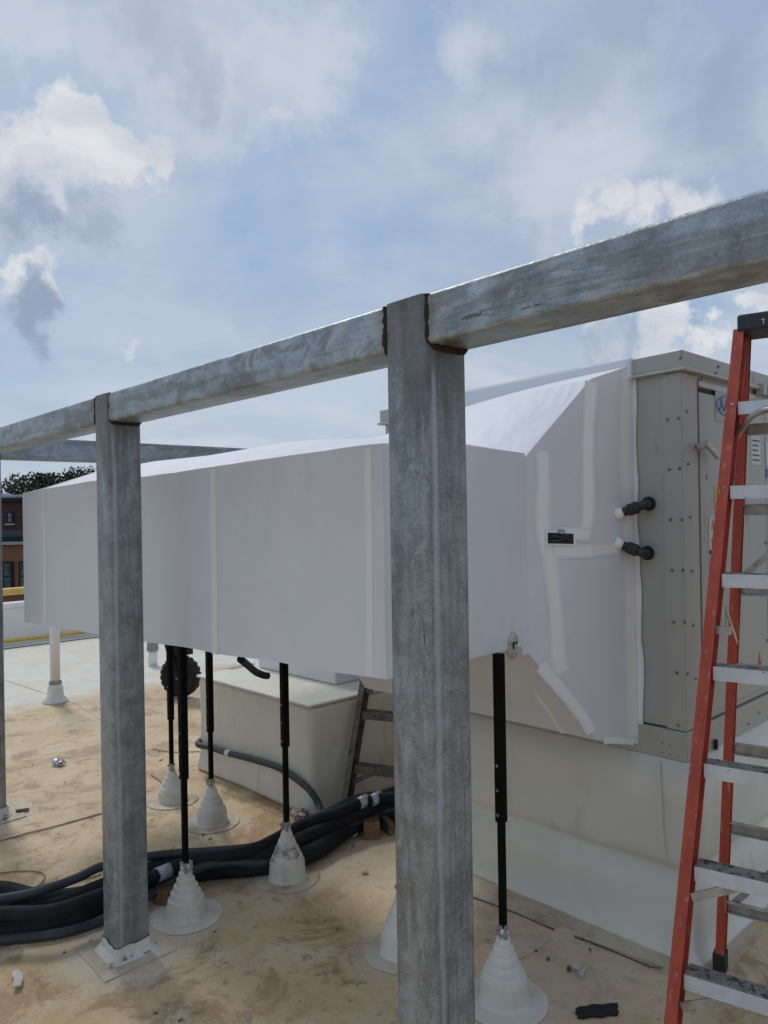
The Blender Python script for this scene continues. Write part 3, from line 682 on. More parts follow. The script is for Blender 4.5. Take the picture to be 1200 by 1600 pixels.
# curb under the unit: one sheet of membrane with a soft step part way down
curb = empty('unit_curb', (XU+1.2, YU+.9, 0), 'tall beige membrane covered curb carrying the rooftop unit', 'curb')
def curbprof(zz):
    k = zz/ZF
    o = .012
    st = .30
    pts_ = [(0, .055), (.05, .05), (.24, .036), (.285, .002), (.315, -.006), (.345, .022), (.37, .030), (9, .030)]
    for (a1, b1), (a2, b2) in zip(pts_, pts_[1:]):
        if a1 <= zz <= a2: o = b1+(b2-b1)*(zz-a1)/(a2-a1); break
    if zz < .05: o += .03*(1-zz/.05)**1.5
    return o
bm = bmesh.new(); NS = 46; zs = sorted(set([0, .01, .02, .035, .05, .12, .18, .24, .265, .285, .30, .315, .33, .345, .357, .37, .4, .5, .6, ZF-.003])); rows = []
for zc_ in zs:
    o = curbprof(zc_); ring = []
    for i in range(NS+1):
        y = YU-.004-(o-.012) + (YE-.17-YU)*i/NS; w = .010*noise.noise(Vector((y*2.2, zc_*3, 1)))+.004*noise.noise(Vector((y*9, zc_*9, 4)))
        ring.append(bm.verts.new((XU+.005-o+w+.006, y, zc_+(.014*noise.noise(Vector((y*1.7, 3, 1))) if .25 < zc_ < .4 else 0))))
    for i in range(1, NS+1):
        x = XU+.045-o-.04 + (XE-.1-XU)*i/NS; w = .008*noise.noise(Vector((x*2.2, zc_*3, 7)))
        ring.insert(0, bm.verts.new((x, YU+.002-o+w, zc_)))
    rows.append(ring)
for A, B in zip(rows, rows[1:]):
    for i in range(len(A)-1): bm.faces.new((A[i], A[i+1], B[i+1], B[i]))
tr = rows[-1]; br_ = [bm.verts.new((XE-.1, YE-.17, v)) for v in (0, ZF-.003)]
bm.faces.new([*tr, br_[1]]); bm.faces.new([*rows[0], br_[0]][::-1]); 
bm.faces.new([r[0] for r in rows]+[br_[1], br_[0]]); bm.faces.new([r[-1] for r in rows][::-1]+[br_[0], br_[1]])
obj('wall', bm, 'curbm', curb, smooth=True)
bm = bmesh.new(); y_ = pX(1037, 1300, XU).y
strip(bm, [Vector((XU-.031, y_, ZF-.01)), Vector((XU-.031, y_-.005, .52)), Vector((XU-.031, y_-.02, .38))], NX, .008, .002, .3); obj('seam', bm, 'curbm', curb)

# wrapped duct -----------------------------------------------------------
XD = 1.714; XB = 2.497
A_t = pX(585, 694, XD); A_b = pX(600, 1062, XD); YD = pX(600, 900, XD).y
T_t = pY(820, 713, YD); T_b = pY(792, 1029, YD)
XB = T_t.x
FT = pX(35, 770, XD); FB = pX(42, 973, XD)
YFAR = FT.y
duct = empty('wrapped_duct', (2.1, 3.2, 0), 'long rectangular duct wrapped in white membrane with a flared end at the rooftop unit', 'duct')
B1t = pX(923, 592, 2.76); B1b = pX(930, 1156, 2.76); B2t = pX(985, 568, XU-.03); B2b = pX(1000, 1166, XU-.03)
YL = YE-.06
Y1_ = B1t.y; Y2_ = B2t.y
V = {}
bm = bmesh.new()
def v(n, p): V[n] = bm.verts.new(Vector(p)); return V[n]
# rings along the run (front top, front bottom, back bottom, ridge), slightly uneven like wrapped insulation
N = 34; XR = XB+.0; rr = []
BOT0, BOT1 = A_b.z, FB.z; TOP0, TOP1 = A_t.z, FT.z
silt = [(147, 751), (225, 745), (335, 729), (450, 712), (550, 698)]
def riseof(y):
    t_ = min(1, max(0, (y-YD)/.95)); return .15*(t_*(1.6-.6*t_))
def topz(y):
    pts = [(YD, A_t.z)] + sorted([(pX(a, b, XD).y, pX(a, b, XD).z) for a, b in silt]) + [(YFAR, FT.z)]
    for (a, b), (c, d) in zip(pts, pts[1:]):
        if a <= y <= c: return b+(d-b)*(y-a)/(c-a)
    return pts[-1][1]
for i in range(N+1):
    f = i/N; y = YD+(YFAR-YD)*f
    zt = topz(y); zb = BOT0+(BOT1-BOT0)*f
    rise = riseof(y)
    if f > .93: rise = .15*(1-f)/.07*.9+.005
    w = lambda a, b: .005*noise.noise(Vector((y*3.1, a, b)))
    ring = [(XD, y, zt+.003*noise.noise(Vector((y*5, 2, 2))))]
    for k in (1, 2, 3): ring.append((XD, y, zt+(zb-zt)*k/4))
    ring.append((XD, y, zb+w(3, 3)))
    ring.append((XB, y, zb+.01)); ring.append((XB, y, zt+rise))
    ring.append(((XD+XB)/2-.05, y, zt+rise*.62+.02))
    rr.append([bm.verts.new(p) for p in ring])
for A, B in zip(rr, rr[1:]):
    for k in range(8): bm.faces.new((A[k], A[(k+1) % 8], B[(k+1) % 8], B[k]))
bm.faces.new(rr[-1]); bm.faces.new(rr[0][::-1])
run = obj('straight_section', bm, 'wrap', duct); autosmooth(run, 28)
# flare between the elbow and the unit
bm = bmesh.new(); NC = 14
stat = [(XB-.04, YD-.0015, T_b.z, 0), (XB+.001, YD-.004, T_b.z, 0), (2.76, Y1_, B1b.z, 1), (XU-.003, Y2_, B2b.z, 2)]
secs = []
for (x, y0, zb, md) in stat:
    ring = []
    for i in range(NC+1):
        y = y0+(YL-y0)*i/NC
        zt = (topz(max(y, YD))+riseof(y)+(.003 if x > XB else -.02 if i else 0)) if md == 0 else (B1t.z+SLOPE*(y-y0)-.16*((y-y0)/(YL-y0))**2) if md == 1 else (B2t.z+SLOPE*(y-y0)-.10*((y-y0)/(YL-y0))**2)
        if md == 0 and i == 0: zt = T_t.z
        ring.append(bm.verts.new((x, y, zt)))
    ring.append(bm.verts.new((x, YL, zb))); ring.append(bm.verts.new((x, y0, zb))); secs.append(ring)
for A, B in zip(secs, secs[1:]):
    n_ = len(A)
    for k in range(n_): bm.faces.new((A[k], A[(k+1) % n_], B[(k+1) % n_], B[k]))
bm.faces.new(secs[0][::-1]); bm.faces.new(secs[-1])
fl = obj('flared_section', bm, 'wrap', duct); autosmooth(fl, 18)
# tapes ------------------------------------------------------------------
def tapeX(pts, w, X=XD, off=.0008, rag=.07, name='seam_tape'):
    w_ = [x*1.5 for x in (w if isinstance(w, list) else [w, w])]
    bm = bmesh.new(); strip(bm, smooth_pts([pX(a, b, X-.0004) for a, b in pts], 4), NX, w_, .0003, rag*1.3); obj(name, bm, 'tape_soft', duct)
    bm = bmesh.new(); strip(bm, smooth_pts([pX(a, b, X-off-.0002) for a, b in pts], 4), NX, w, .0003, rag); return obj(name, bm, 'tape', duct)
tapeX([(333, 733), (335, 880), (336, 1022)], .036)
tapeX([(67, 768), (70, 870), (70, 978)], .030)
tapeX([(575, 700), (577, 850), (578, 1056)], .026)
bm = bmesh.new(); strip(bm, [Vector((XD-.0008, YD+.004, A_t.z-.005)), Vector((XD-.0008, YD+.004, 1.6)), Vector((XD-.0008, YD+.004, A_b.z+.01))], NX, .018, .0012, .25); obj('seam_tape', bm, 'wrap', duct)
# side face planes: stub side, flare side 1, flare side 2
P1 = Vector((XB, YD-.004, T_t.z)); n1 = Vector((2.76-XB, Y1_-(YD-.004), 0)).normalized(); n1 = Vector((n1.y, -n1.x, 0)); 
if n1.dot(CAM-P1) < 0: n1 = -n1
P2 = Vector((2.76, Y1_, 2)); n2 = Vector((XU-.003-2.76, Y2_-Y1_, 0)).normalized(); n2 = Vector((n2.y, -n2.x, 0))
if n2.dot(CAM-P2) < 0: n2 = -n2
def tapeP(pts, w, P0, n, rag=.10, off=.0012, m='tape', name='seam_tape'):
    w_ = [x*1.5 for x in (w if isinstance(w, list) else [w, w])]
    bm = bmesh.new(); strip(bm, smooth_pts([pplane(a, b, P0+n*(off-.0008), n) for a, b in pts], 4), n, w_, .0003, rag*1.3); obj(name, bm, 'tape_soft', duct)
    bm = bmesh.new(); strip(bm, smooth_pts([pplane(a, b, P0+n*off, n) for a, b in pts], 4), n, w, .0003, rag); return obj(name, bm, m, duct)
tapeP([(848, 705), (849, 760), (846, 800), (853, 850), (860, 880), (868, 960), (873, 1030), (880, 1050)], [.040, .048], P1, n1)
tapeP([(925, 596), (918, 700), (920, 790), (915, 832)], .040, P2 if 0 else P1, n1)
tapeP([(922, 836), (880, 834), (866, 840)], .036, P1, n1, off=.0024)
tapeP([(866, 862), (905, 862), (926, 861)], .038, P1, n1, off=.0024)
tapeP([(926, 861), (968, 858)], .036, P2, n2, off=.0024)
tapeP([(845, 1040), (870, 1068), (900, 1105), (926, 1143)], .034, P1, n1, off=.0018, rag=.15)
tapeP([(978, 578), (976, 700), (980, 800), (984, 900), (986, 1020), (990, 1150)], [.042, .050], P2, n2, off=.0012, rag=.1)
tapeX([(986, 576), (985, 690), (988, 760), (989, 850), (993, 960), (996, 1060), (997, 1158)], [.030, .038], X=XU-.006, off=.0012, rag=.16, name='ragged_edge')
tapeP([(944, 1156), (968, 1158), (990, 1161)], .022, P2, n2, off=.0018, rag=.3)
# top membrane lap line on the roof of the flare
bm = bmesh.new(); box(bm, (XU-.041, Y2_-.005, ZU-.083), (XE-.6, YE-.27, ZU+.006)); lean(bm); obj('top_lap', bm, 'wrap', duct, bev=.006)
bm = bmesh.new(); box(bm, (XU-.028, YU+.02+.42, ZU-.0), (XE-.5, YE-.5, ZU+.012)); lean(bm); obj('roof_sheet', bm, 'tape', duct)
# underside stripe
nu = Vector((-(T_b.z-B1b.z), 0, -(2.76-XB))).normalized(); PU = Vector((XB, 2.5, T_b.z))
tapeP([(836, 1082), (858, 1112), (880, 1146)], .026, PU, nu, rag=.1)
# access opening with clamp in it
def rectP(pts, P0, n, off, th, m, name, parent=duct):
    bm = bmesh.new(); plate(bm, [pplane(a, b, P0+n*off, n) for a, b in pts], n, th); return obj(name, bm, m, parent)
op = rectP([(852, 829), (899, 831), (899, 853), (852, 852)], P1, n1, .003, .004, 'tape', 'opening_rim')
ho = rectP([(856, 832), (896, 834), (896, 850), (856, 849)], P1, n1, .0075, .001, 'black_gap', 'opening')
bm = bmesh.new(); q = [pplane(a, b, P1+n1*.013, n1) for a, b in ((858, 846), (872, 845), (884, 840), (892, 846))]; tube(bm, q, .0045, 8); q = [pplane(a, b, P1+n1*.012, n1) for a, b in ((860, 838), (875, 839), (888, 836))]; tube(bm, q, .006, 8); obj('damper_linkage', bm, 'hosegrey', ho, smooth=True)
rectP([(872, 827), (880, 827), (880, 834), (872, 834)], P1, n1, .009, .012, 'hosetape', 'latch')
# little covered knob over the support
kp = pY(800, 1000, YD); bm = bmesh.new(); mt = Matrix.Translation(kp)@Matrix.Diagonal((.030, .022, .032, 1)); bmesh.ops.create_icosphere(bm, subdivisions=3, radius=1, matrix=mt); mt = Matrix.Translation(kp+Vector((.0, 0, -.035)))@Matrix.Diagonal((.030, .020, .04, 1)); bmesh.ops.create_icosphere(bm, subdivisions=3, radius=1, matrix=mt)
obj('covered_bolt', bm, 'boot', duct, smooth=True)
q = pY(803, 1004, YD-.024); bm = bmesh.new(); box(bm, (q.x-.004, q.y-.003, q.z-.004), (q.x+.022, q.y+.003, q.z+.0)); box(bm, (q.x-.004, q.y-.003, q.z-.025), (q.x-.0005, q.y+.003, q.z)); obj('slit', bm, 'black_gap', duct)

# black drain pipes between wrap and cabinet
def drain(s, e, dipn):
    a = pplane(s[0], s[1], P2, n2); b = pX(e[0], e[1], XU-.008)
    out = Vector((-1, 0, 0))*.075
    t = empty('drain_pipe', a, ('upper' if dipn > 0 else 'lower')+' black pipe elbow joining the white wrap to the beige cabinet', 'pipe')
    c = b+out; 
    c = pX(e[0]-6, e[1]+(1 if dipn > 0 else 1), XU-.065)
    pts = smooth_pts([a-(c-a).normalized()*.02, a.lerp(c, .5), c, c.lerp(b, .55)+Vector((0, 0, 0)), b], 6)
    bm = bmesh.new(); tube(bm, pts, .0185, 14); obj('pipe', bm, 'blackpipe', t, smooth=True)
    d = (c-a).normalized(); bm = bmesh.new(); tube(bm, [a.lerp(c, .34), a.lerp(c, .36), a.lerp(c, .68), a.lerp(c, .72), a.lerp(c, .74), a.lerp(c, .78)], [.020, .0245, .0255, .0255, .022, .021], 16); obj('coupling', bm, 'blackpipe', t, smooth=True)
    bm = bmesh.new(); tube(bm, [b-Vector((.002, 0, 0)), b-Vector((.012, 0, 0)), b-Vector((.020, 0, 0))], [.030, .028, .022], 16); obj('grommet', bm, 'rubber', t, smooth=True)
    bm = bmesh.new(); tube(bm, [a-d*.015, a+d*.006, a+d*.02], [.027, .024, .0205], 14); obj('sealant_ring', bm, 'tape', t, smooth=True)
drain((967, 803), (1014, 787), 1); drain((966, 849), (1012, 864), -1)

# ------------------------------------------------------------------ duct supports with stepped boots
sup_labels = {'F': 'black duct support with white stepped boot, standing right of the nearest post', 'E': 'white duct support boot half hidden behind the left edge of the nearest post',
 'A': 'black duct support whose boot stands right beside the foot of the second post', 'D': 'black duct support with crumpled foil on its boot, in front of the black hoses',
 'B': 'black duct support with a pale boot close to the left corner of the low curb', 'C': 'farthest black duct support, its boot left of the one by the low curb'}
tipz = {'F': 1288, 'E': 1200, 'A': 1213, 'D': 1165, 'B': 1140, 'C': 1120}
def make_support(k):
    c = RODP[k]; t = empty('duct_support', (c.x, c.y, 0), sup_labels[k], 'duct support', 'black rods carrying the white duct')
    big = k in 'FE'
    rb = .088; bm = bmesh.new()
    nst = {'F': 5, 'A': 5}.get(k, 4)
    H = {'F': .235, 'E': .235, 'A': .20, 'D': .235, 'B': .215, 'C': .19}[k]
    zc0 = H*(.30 if k == 'A' else .36); dz = (H-zc0)/nst; ex = .010 if k == 'A' else .006
    prof = [(rb*1.14, .004), (rb*1.04, .012), (rb, .028), (rb*.975, zc0-.004), (rb*.97, zc0)]
    for i in range(nst):
        f0 = i/nst; f1 = (i+1)/nst
        ra = .020+(rb*.93-.020)*(1-f0)**1.12; rc_ = .020+(rb*.93-.020)*(1-f1)**1.12
        z = zc0+dz*i
        prof += [(ra, z+.001), (ra-.001, z+dz*.25), (rc_+ex, z+dz*.90), (rc_+ex*.6, z+dz*.97)]
    prof += [(.020, H), (.019, H+.03), (.014, H+.036)]
    lathe(bm, prof, 36, Vector((c.x, c.y, 0)), wob=.06); b = obj('boot', bm, 'boot', t); autosmooth(b, 38)
    bm = bmesh.new(); lathe(bm, [(.158, .001), (.16, .004), (.157, .0065), (.1, .0085)], 40, Vector((c.x, c.y, 0)), wob=.03); obj('boot_skirt', bm, 'boot' if k in 'AF' else 'flap', t)
    # crumpled tape collar
    bm = bmesh.new(); pts = []; 
    lathe(bm, [(.020, H+.0), (.026, H+.012), (.021, H+.022), (.024, H+.034), (.014, H+.046)], 12, Vector((c.x, c.y, 0)), wob=.9); obj('collar', bm, 'putty', t)
    if k == 'D':
        bm = bmesh.new(); toc = (CAM-c); toc.z = 0; toc.normalize()
        for j in range(30):
            a = random.uniform(-1.0, 1.0); h = random.uniform(.115, .185); rr_ = .020+.064*(1-(h-.085)/.15)**1.1+.012
            dv = Matrix.Rotation(a, 3, 'Z')@toc; p_ = c+dv*rr_+Vector((0, 0, h))
            q = [p_+Vector((random.uniform(-.02, .02), random.uniform(-.02, .02), random.uniform(-.02, .02))) for _ in range(3)]; bm.faces.new([bm.verts.new(x) for x in q])
        obj('foil_patch', bm, 'foil', t)
    # rods
    tx = c.x; ty = c.y
    pt = pd(0, 0, 1)
    dep = (c-CAM).dot(F); zj = EYE + (801-tipz[k]-.0)/FPX*dep; zj = max(zj, .5)
    ztop = EYE-(1021-797)/FPX*dep if k in 'F' else 1.22
    bm = bmesh.new(); s = .0115; box(bm, (tx-s, ty-s, H-.02), (tx+s, ty+s, zj+.02)); obj('lower_rod', bm, 'rod', t, bev=.002)
    bm = bmesh.new(); s = .0165; box(bm, (tx-s, ty-s, zj), (tx+s, ty+s, ztop)); obj('upper_tube', bm, 'rod', t, bev=.002)
    for h in (.03, .12, .21):
        if zj+h < ztop:
            bm = bmesh.new(); tube(bm, [(tx-.022, ty-.0, zj+h), (tx-.0185, ty, zj+h)], .006, 6); obj('bolt', bm, 'screw', t)
for k in 'FEADBC': make_support(k)

# ------------------------------------------------------------------ white vent pipes farther back
def vent(px, pyb, r, h, label):
    c = pz(px, pyb, 0); t = empty('vent_pipe', (c.x, c.y, 0), label, 'vent pipe')
    bm = bmesh.new(); tube(bm, [c+Vector((0, 0, .05)), c+Vector((0, 0, h))], r, 18); obj('pipe', bm, 'parapetm', t, smooth=True)
    bm = bmesh.new(); lathe(bm, [(r*2.6, .002), (r*2.5, .02), (r*1.7, .06), (r*1.5, .15), (r*1.25, .18)], 20, c); obj('base_flashing', bm, 'boot', t, smooth=True)
    bm = bmesh.new(); lathe(bm, [(r*1.3, .18), (r*1.32, .2), (r*1.02, .215)], 20, c); obj('clamp', bm, 'putty', t, smooth=True)
vent(87, 1097, .046, 1.3, 'white pipe rising from a pale base below the left end of the duct')
c = pz(239, 1040, 0); t = empty('vent_stub', (c.x, c.y, 0), 'short pale vent stub with grey cap far behind, just right of the second post', 'vent stub')
bm = bmesh.new(); tube(bm, [c, c+Vector((0, 0, .18))], .055, 16); obj('pipe', bm, 'parapetm', t, smooth=True)
bm = bmesh.new(); tube(bm, [c+Vector((0, 0, .18)), c+Vector((0, 0, .19)), c+Vector((0, 0, .30))], [.062, .07, .064], 16); obj('cap', bm, 'putty', t, smooth=True)

# ------------------------------------------------------------------ low curb with inner block
c0 = pz(487, 1278, 0); bx0 = c0.x; by0 = c0.y; by1 = by0+1.27; bx1 = bx0+1.35; bz = pX(487, 1102, bx0).z
low = empty('low_curb', ((bx0+bx1)/2, (by0+by1)/2, 0), 'low beige membrane covered curb behind the duct supports', 'curb')
bm = bmesh.new(); box(bm, (bx0, by0, 0), (bx1, by1, bz-.02)); 
bmesh.ops.subdivide_edges(bm, edges=bm.edges, cuts=9, use_grid_fill=True)
for v_ in bm.verts:
    k = max(0, 1-v_.co.z/.10); out = Vector((v_.co.x-(bx0+bx1)/2, v_.co.y-(by0+by1)/2, 0)); 
    v_.co += Vector((math.copysign(.02*k if abs(out.x) > .6 else 0, out.x), math.copysign(.02*k if abs(out.y) > .55 else 0, out.y), 0)) + Vector((noise.noise(v_.co*2.3), noise.noise(v_.co*2.3+Vector((5, 0, 0))), 0))*.014
o = obj('wall', bm, 'curbm', low, bev=0); mdf = o.modifiers.new('b', 'BEVEL'); mdf.width = .035; mdf.segments = 4; mdf.limit_method = 'ANGLE'; mdf.angle_limit = R(50); autosmooth(o, 60)
bm = bmesh.new(); box(bm, (bx0-.012, by0-.012, bz-.020), (bx1, by1+.01, bz)); o = obj('top', bm, 'curbm', low, bev=.012)
q = pz(524, 1071, bz); q2 = pz(385, 1042, bz)
bm = bmesh.new(); box(bm, (q.x, q.y, bz+.001), (q.x+.7, by1-.12, bz+.30)); obj('inner_block', bm, 'wrap', low, bev=.01)
# grey conduit draped over it
pts = [pX(a, b, bx0-.034) for a, b in ((309, 1161), (330, 1168), (354, 1176), (400, 1188), (440, 1202), (481, 1232), (499, 1259))]
e = pz(500, 1272, .10); e2 = pz(494, 1290, .05); e3 = pz(470, 1312, .1)
bm = bmesh.new(); tube(bm, smooth_pts([pts[0]+Vector((.25, .12, .02))]+pts+[e, e2, e3], 6), .020, 12); o = obj('grey_conduit', bm, 'hosegrey', smooth=True)
tag(o, 'dark grey flexible conduit draped across the face of the low curb', 'conduit')
q = pX(354, 1176, bx0-.034); q1 = pX(360, 1178, bx0-.034); bm = bmesh.new(); tube(bm, [q, q1], .0225, 12); obj('clip', bm, 'white', o)
pts = [pz(a, b, h) for a, b, h in ((376, 1030, .98), (388, 1040, .90), (400, 1050, .83), (412, 1055, .80), (419, 1056, .79))]
bm = bmesh.new(); tube(bm, smooth_pts(pts, 5), .022, 12); tag(obj('black_hose_end', bm, 'hose', smooth=True), 'short curved black hose end hanging just under the duct bottom', 'hose')

# hoses on the roof ------------------------------------------------------
hz_l = [
 ('hosegrey', .021, [(-60, 1412, .16), (0, 1405, .16), (60, 1393, .16), (120, 1372, .16), (165, 1352, .17), (250, 1336, .15), (330, 1330, .15), (400, 1322, .15), (450, 1298, .15), (520, 1264, .15), (562, 1246, .15), (615, 1240, .15), (700, 1235, .12)], 'thin dark hose on top of the bundle crossing the roof'),
 ('hose', .036, [(-60, 1432, .09), (0, 1422, .10), (90, 1412, .10), (160, 1385, .10), (240, 1357, .10), (330, 1345, .10), (420, 1332, .11), (480, 1306, .12), (540, 1280, .12), (612, 1256, .12), (700, 1252, .1)], 'thick black hose second from the top of the bundle'),
 ('hose', .050, [(-60, 1458, .05), (0, 1450, .05), (100, 1436, .05), (165, 1412, .05), (250, 1375, .05), (330, 1358, .05), (420, 1350, .05), (490, 1330, .055), (550, 1290, .06), (612, 1272, .06), (700, 1268, .05)], 'thickest black hose lying along the middle of the bundle'),
 ('hosegrey', .022, [(-60, 1474, .024), (0, 1468, .024), (90, 1458, .024), (165, 1435, .024), (235, 1398, .05), (290, 1366, .09), (340, 1348, .11), (410, 1347, .08), (470, 1330, .07), (540, 1293, .08), (600, 1266, .10), (700, 1258, .1)], 'dark grey hose along the near side of the bundle'),
 ('hose', .030, [(-60, 1440, .13), (0, 1428, .14), (80, 1424, .14), (160, 1398, .14), (235, 1372, .13), (300, 1345, .13), (390, 1330, .14), (470, 1290, .16), (530, 1268, .17), (575, 1250, .18), (615, 1246, .18), (700, 1244, .14)], 'black hose with silver tape running between the thicker ones'),
 ('hose', .040, [(-60, 1395, .05), (0, 1390, .05), (60, 1402, .05), (130, 1398, .05), (200, 1370, .05), (300, 1345, .04), (400, 1335, .04), (480, 1300, .04), (560, 1262, .045), (620, 1240, .045), (700, 1232, .045)], 'black hose along the far side of the bundle')]
for mn, r, pts, lab in hz_l:
    P_ = [pz(a, b, h) for a, b, h in pts]; bm = bmesh.new(); tube(bm, smooth_pts(P_, 7), r, 14); o = obj('black_hose' if mn == 'hose' else 'grey_hose', bm, mn, smooth=True); tag(o, lab, 'hose', 'hoses lying in a bundle across the roof')
    if 'silver' in lab:
        for (a, b, h) in ((253, 1362, .13), (588, 1250, .18), (566, 1252, .18)):
            c = min(smooth_pts(P_, 40), key=lambda q: (q-pz(a, b, h)).length); d = (P_[7]-P_[6]).normalized() if a > 400 else (P_[5]-P_[4]).normalized()
            bm = bmesh.new(); tube(bm, [c-d*.035, c+d*.035], r+.003, 14); obj('tape_band', bm, 'hosetape', o, smooth=True)
    if False:
        for i in (4, 9):
            c = P_[i]; d = (P_[i+1]-P_[i-1]).normalized(); c = min(smooth_pts(P_, 40), key=lambda q: (q-c).length)
            bm = bmesh.new(); tube(bm, [c-d*.03, c+d*.03], r+.003, 16); obj('tape_band', bm, 'hosetape', o, smooth=True)

# timber blocks and scraps
def block(px, py, sx, sy, sz, rot, m, label, name='timber_block', z=0.0):
    c = pz(px, py, z); bm = bmesh.new(); box(bm, (-sx/2, -sy/2, 0), (sx/2, sy/2, sz), Matrix.Translation(c)@Matrix.Rotation(R(rot), 4, 'Z')); return tag(obj(name, bm, m, bev=.003), label, 'timber')
block(580, 1303, .16, .09, .09, 50, 'wood', 'brown timber block under the hoses beside the nearest post')
block(600, 1296, .20, .03, .08, 70, 'oldrail', 'dark timber offcut leaning by the brown block near the post')
block(262, 1408, .10, .09, .07, 20, 'wood', 'brown timber block propping the hoses beside the second post')
def crumple(px, py, s, m, label, name, cat, n=14, z=0.0, flat=.5):
    c = pz(px, py, z); bm = bmesh.new(); bmesh.ops.create_icosphere(bm, subdivisions=3, radius=s)
    sd_ = Vector((px*.1, py*.1, 0))
    for v_ in bm.verts:
        k = 1+.75*noise.noise(v_.co*(2.2/s)+sd_)+.3*noise.noise(v_.co*(6/s)+sd_); v_.co *= k; v_.co.z *= flat
    mz = min(v_.co.z for v_ in bm.verts); bmesh.ops.translate(bm, verts=bm.verts, vec=c+Vector((0, 0, -mz))); return tag(obj(name, bm, m), label, cat)
crumple(92, 1196, .04, 'plastic', 'clear crumpled plastic film lying on the tan roof left of the second post', 'plastic_scrap', 'litter')
crumple(545, 1308, .045, 'rag', 'pinkish crumpled film lying before the hoses near the nearest post', 'film_scrap', 'litter')
crumple(520, 1312, .03, 'rag', 'small pinkish film scrap between the hoses and the foil patched boot', 'film_scrap', 'litter')
crumple(468, 1280, .05, 'rag', 'pinkish film bunched at the corner of the low curb', 'film_scrap', 'litter')
crumple(570, 1365, .016, 'paper', 'tiny pale scrap alone on the roof left of the nearest post', 'paper_scrap', 'litter')
def scrap(pxs, h, m, label, name, cat, th=.004):
    P_ = [pz(a, b, .004) for a, b in pxs]; bm = bmesh.new(); vs = []
    up = [q+Vector((0, 0, h*(.3+.7*random.random()))) for q in P_]; plate(bm, up, Z, th); return tag(obj(name, bm, m), label, cat)
scrap([(18, 1524), (28, 1522), (36, 1530), (33, 1546), (20, 1550), (22, 1538)], .02, 'paper', 'torn white paper scrap lying at the lower left of the roof', 'paper_scrap', 'litter')
scrap([(896, 1508), (908, 1511), (905, 1520), (895, 1517)], .02, 'paper', 'small square white chip right of the big duct boot', 'paper_scrap', 'litter')
scrap([(903, 1522), (915, 1516), (911, 1530), (906, 1533)], .02, 'paper', 'pointed white chip just below the square one', 'paper_scrap', 'litter')
scrap([(24, 1268), (45, 1264), (46, 1267), (26, 1271)], .012, 'dark', 'thin dark stick on the roof between the left posts', 'stick', 'litter')
# ragged black strip
ragp = [(900, 1578), (905, 1575), (918, 1574), (925, 1571), (940, 1572), (952, 1570), (965, 1569), (966, 1575), (962, 1578), (967, 1581), (965, 1588), (950, 1588), (940, 1591), (925, 1590), (912, 1593), (902, 1592), (904, 1587), (899, 1585)]
P_ = [pz(a, b, .001) for a, b in ragp]; bm = bmesh.new(); plate(bm, P_, Z, .006); tag(obj('rubber_scrap', bm, 'rubber'), 'ragged flat black scrap lying on the tan roof right of the big boot', 'litter')
# loose tan wires
for pts, lab in (([(-10, 1365), (30, 1361), (60, 1362), (70, 1370), (60, 1383), (40, 1392), (25, 1400)], 'tan wire curling on the roof at the left edge'), ([(30, 1395), (60, 1384), (100, 1375), (130, 1374), (158, 1366)], 'tan wire lying just above the hoses'),
                 ([(238, 1170), (270, 1175), (312, 1174)], 'pale wire lying left of the low curb'), ([(236, 1210), (250, 1220), (262, 1232)], 'short wire beside the second post and far boot')):
    bm = bmesh.new(); tube(bm, smooth_pts([pz(a, b, .006) for a, b in pts], 6), .0035, 6); tag(obj('loose_wire', bm, 'wire', smooth=True), lab, 'wire')
# grit all over
bm = bmesh.new(); rg = random.Random(3)
for i in range(420):
    x, y = rg.uniform(.8, 4.5), rg.uniform(.2, 8)
    if XU-.1 < x and y > YU-.1: continue
    r = rg.choice((.0025, .003, .004, .005, .008))*rg.uniform(.6, 1.2)
    bmesh.ops.create_icosphere(bm, subdivisions=1, radius=r, matrix=Matrix.Translation((x, y, r*.4))@Matrix.Rotation(rg.uniform(0, 3), 4, 'Z')@Matrix.Diagonal((rg.uniform(.7, 3), 1, .5, 1)))
tag(obj('grit', bm, 'oldrail'), 'dark grit and crumbs scattered over the tan roof', 'grit', kind='stuff')
# roof sheet laps: thin welded edges
roof = bpy.data.objects['roof_deck']
def lap(pts, m='flap', w=.008, h=.003):
    bm = bmesh.new(); strip(bm, [pz(a, b, .001) for a, b in pts], Z, w, h, .3); obj('lap_seam', bm, m, roof)
lap([(0, 1312), (80, 1292), (160, 1270)], w=.014, h=.004); lap([(0, 1314.5), (80, 1294.5), (160, 1272)], 'oldrail', .004, .002); lap([(345, 1235), (390, 1253), (440, 1276)]); lap([(0, 1060), (120, 1100), (240, 1180)])
lap([(737, 1402), (800, 1425), (865, 1453)], 'oldrail', .005, .005); lap([(897, 1464), (960, 1488), (1015, 1511), (1034, 1514)], 'oldrail', .005, .005); lap([(812, 1500), (840, 1482), (862, 1466)], w=.006)
def flap(pts, h=.004):
    bm = bmesh.new(); plate(bm, [pz(a, b, .0005) for a, b in pts], Z, h); obj('lap_sheet', bm, 'flap', roof)
flap([(737, 1372), (900, 1425), (1045, 1480), (1150, 1430), (1190, 1460), (1130, 1530), (1034, 1511), (897, 1462), (905, 1456), (878, 1446), (864, 1452), (800, 1424), (737, 1402)])
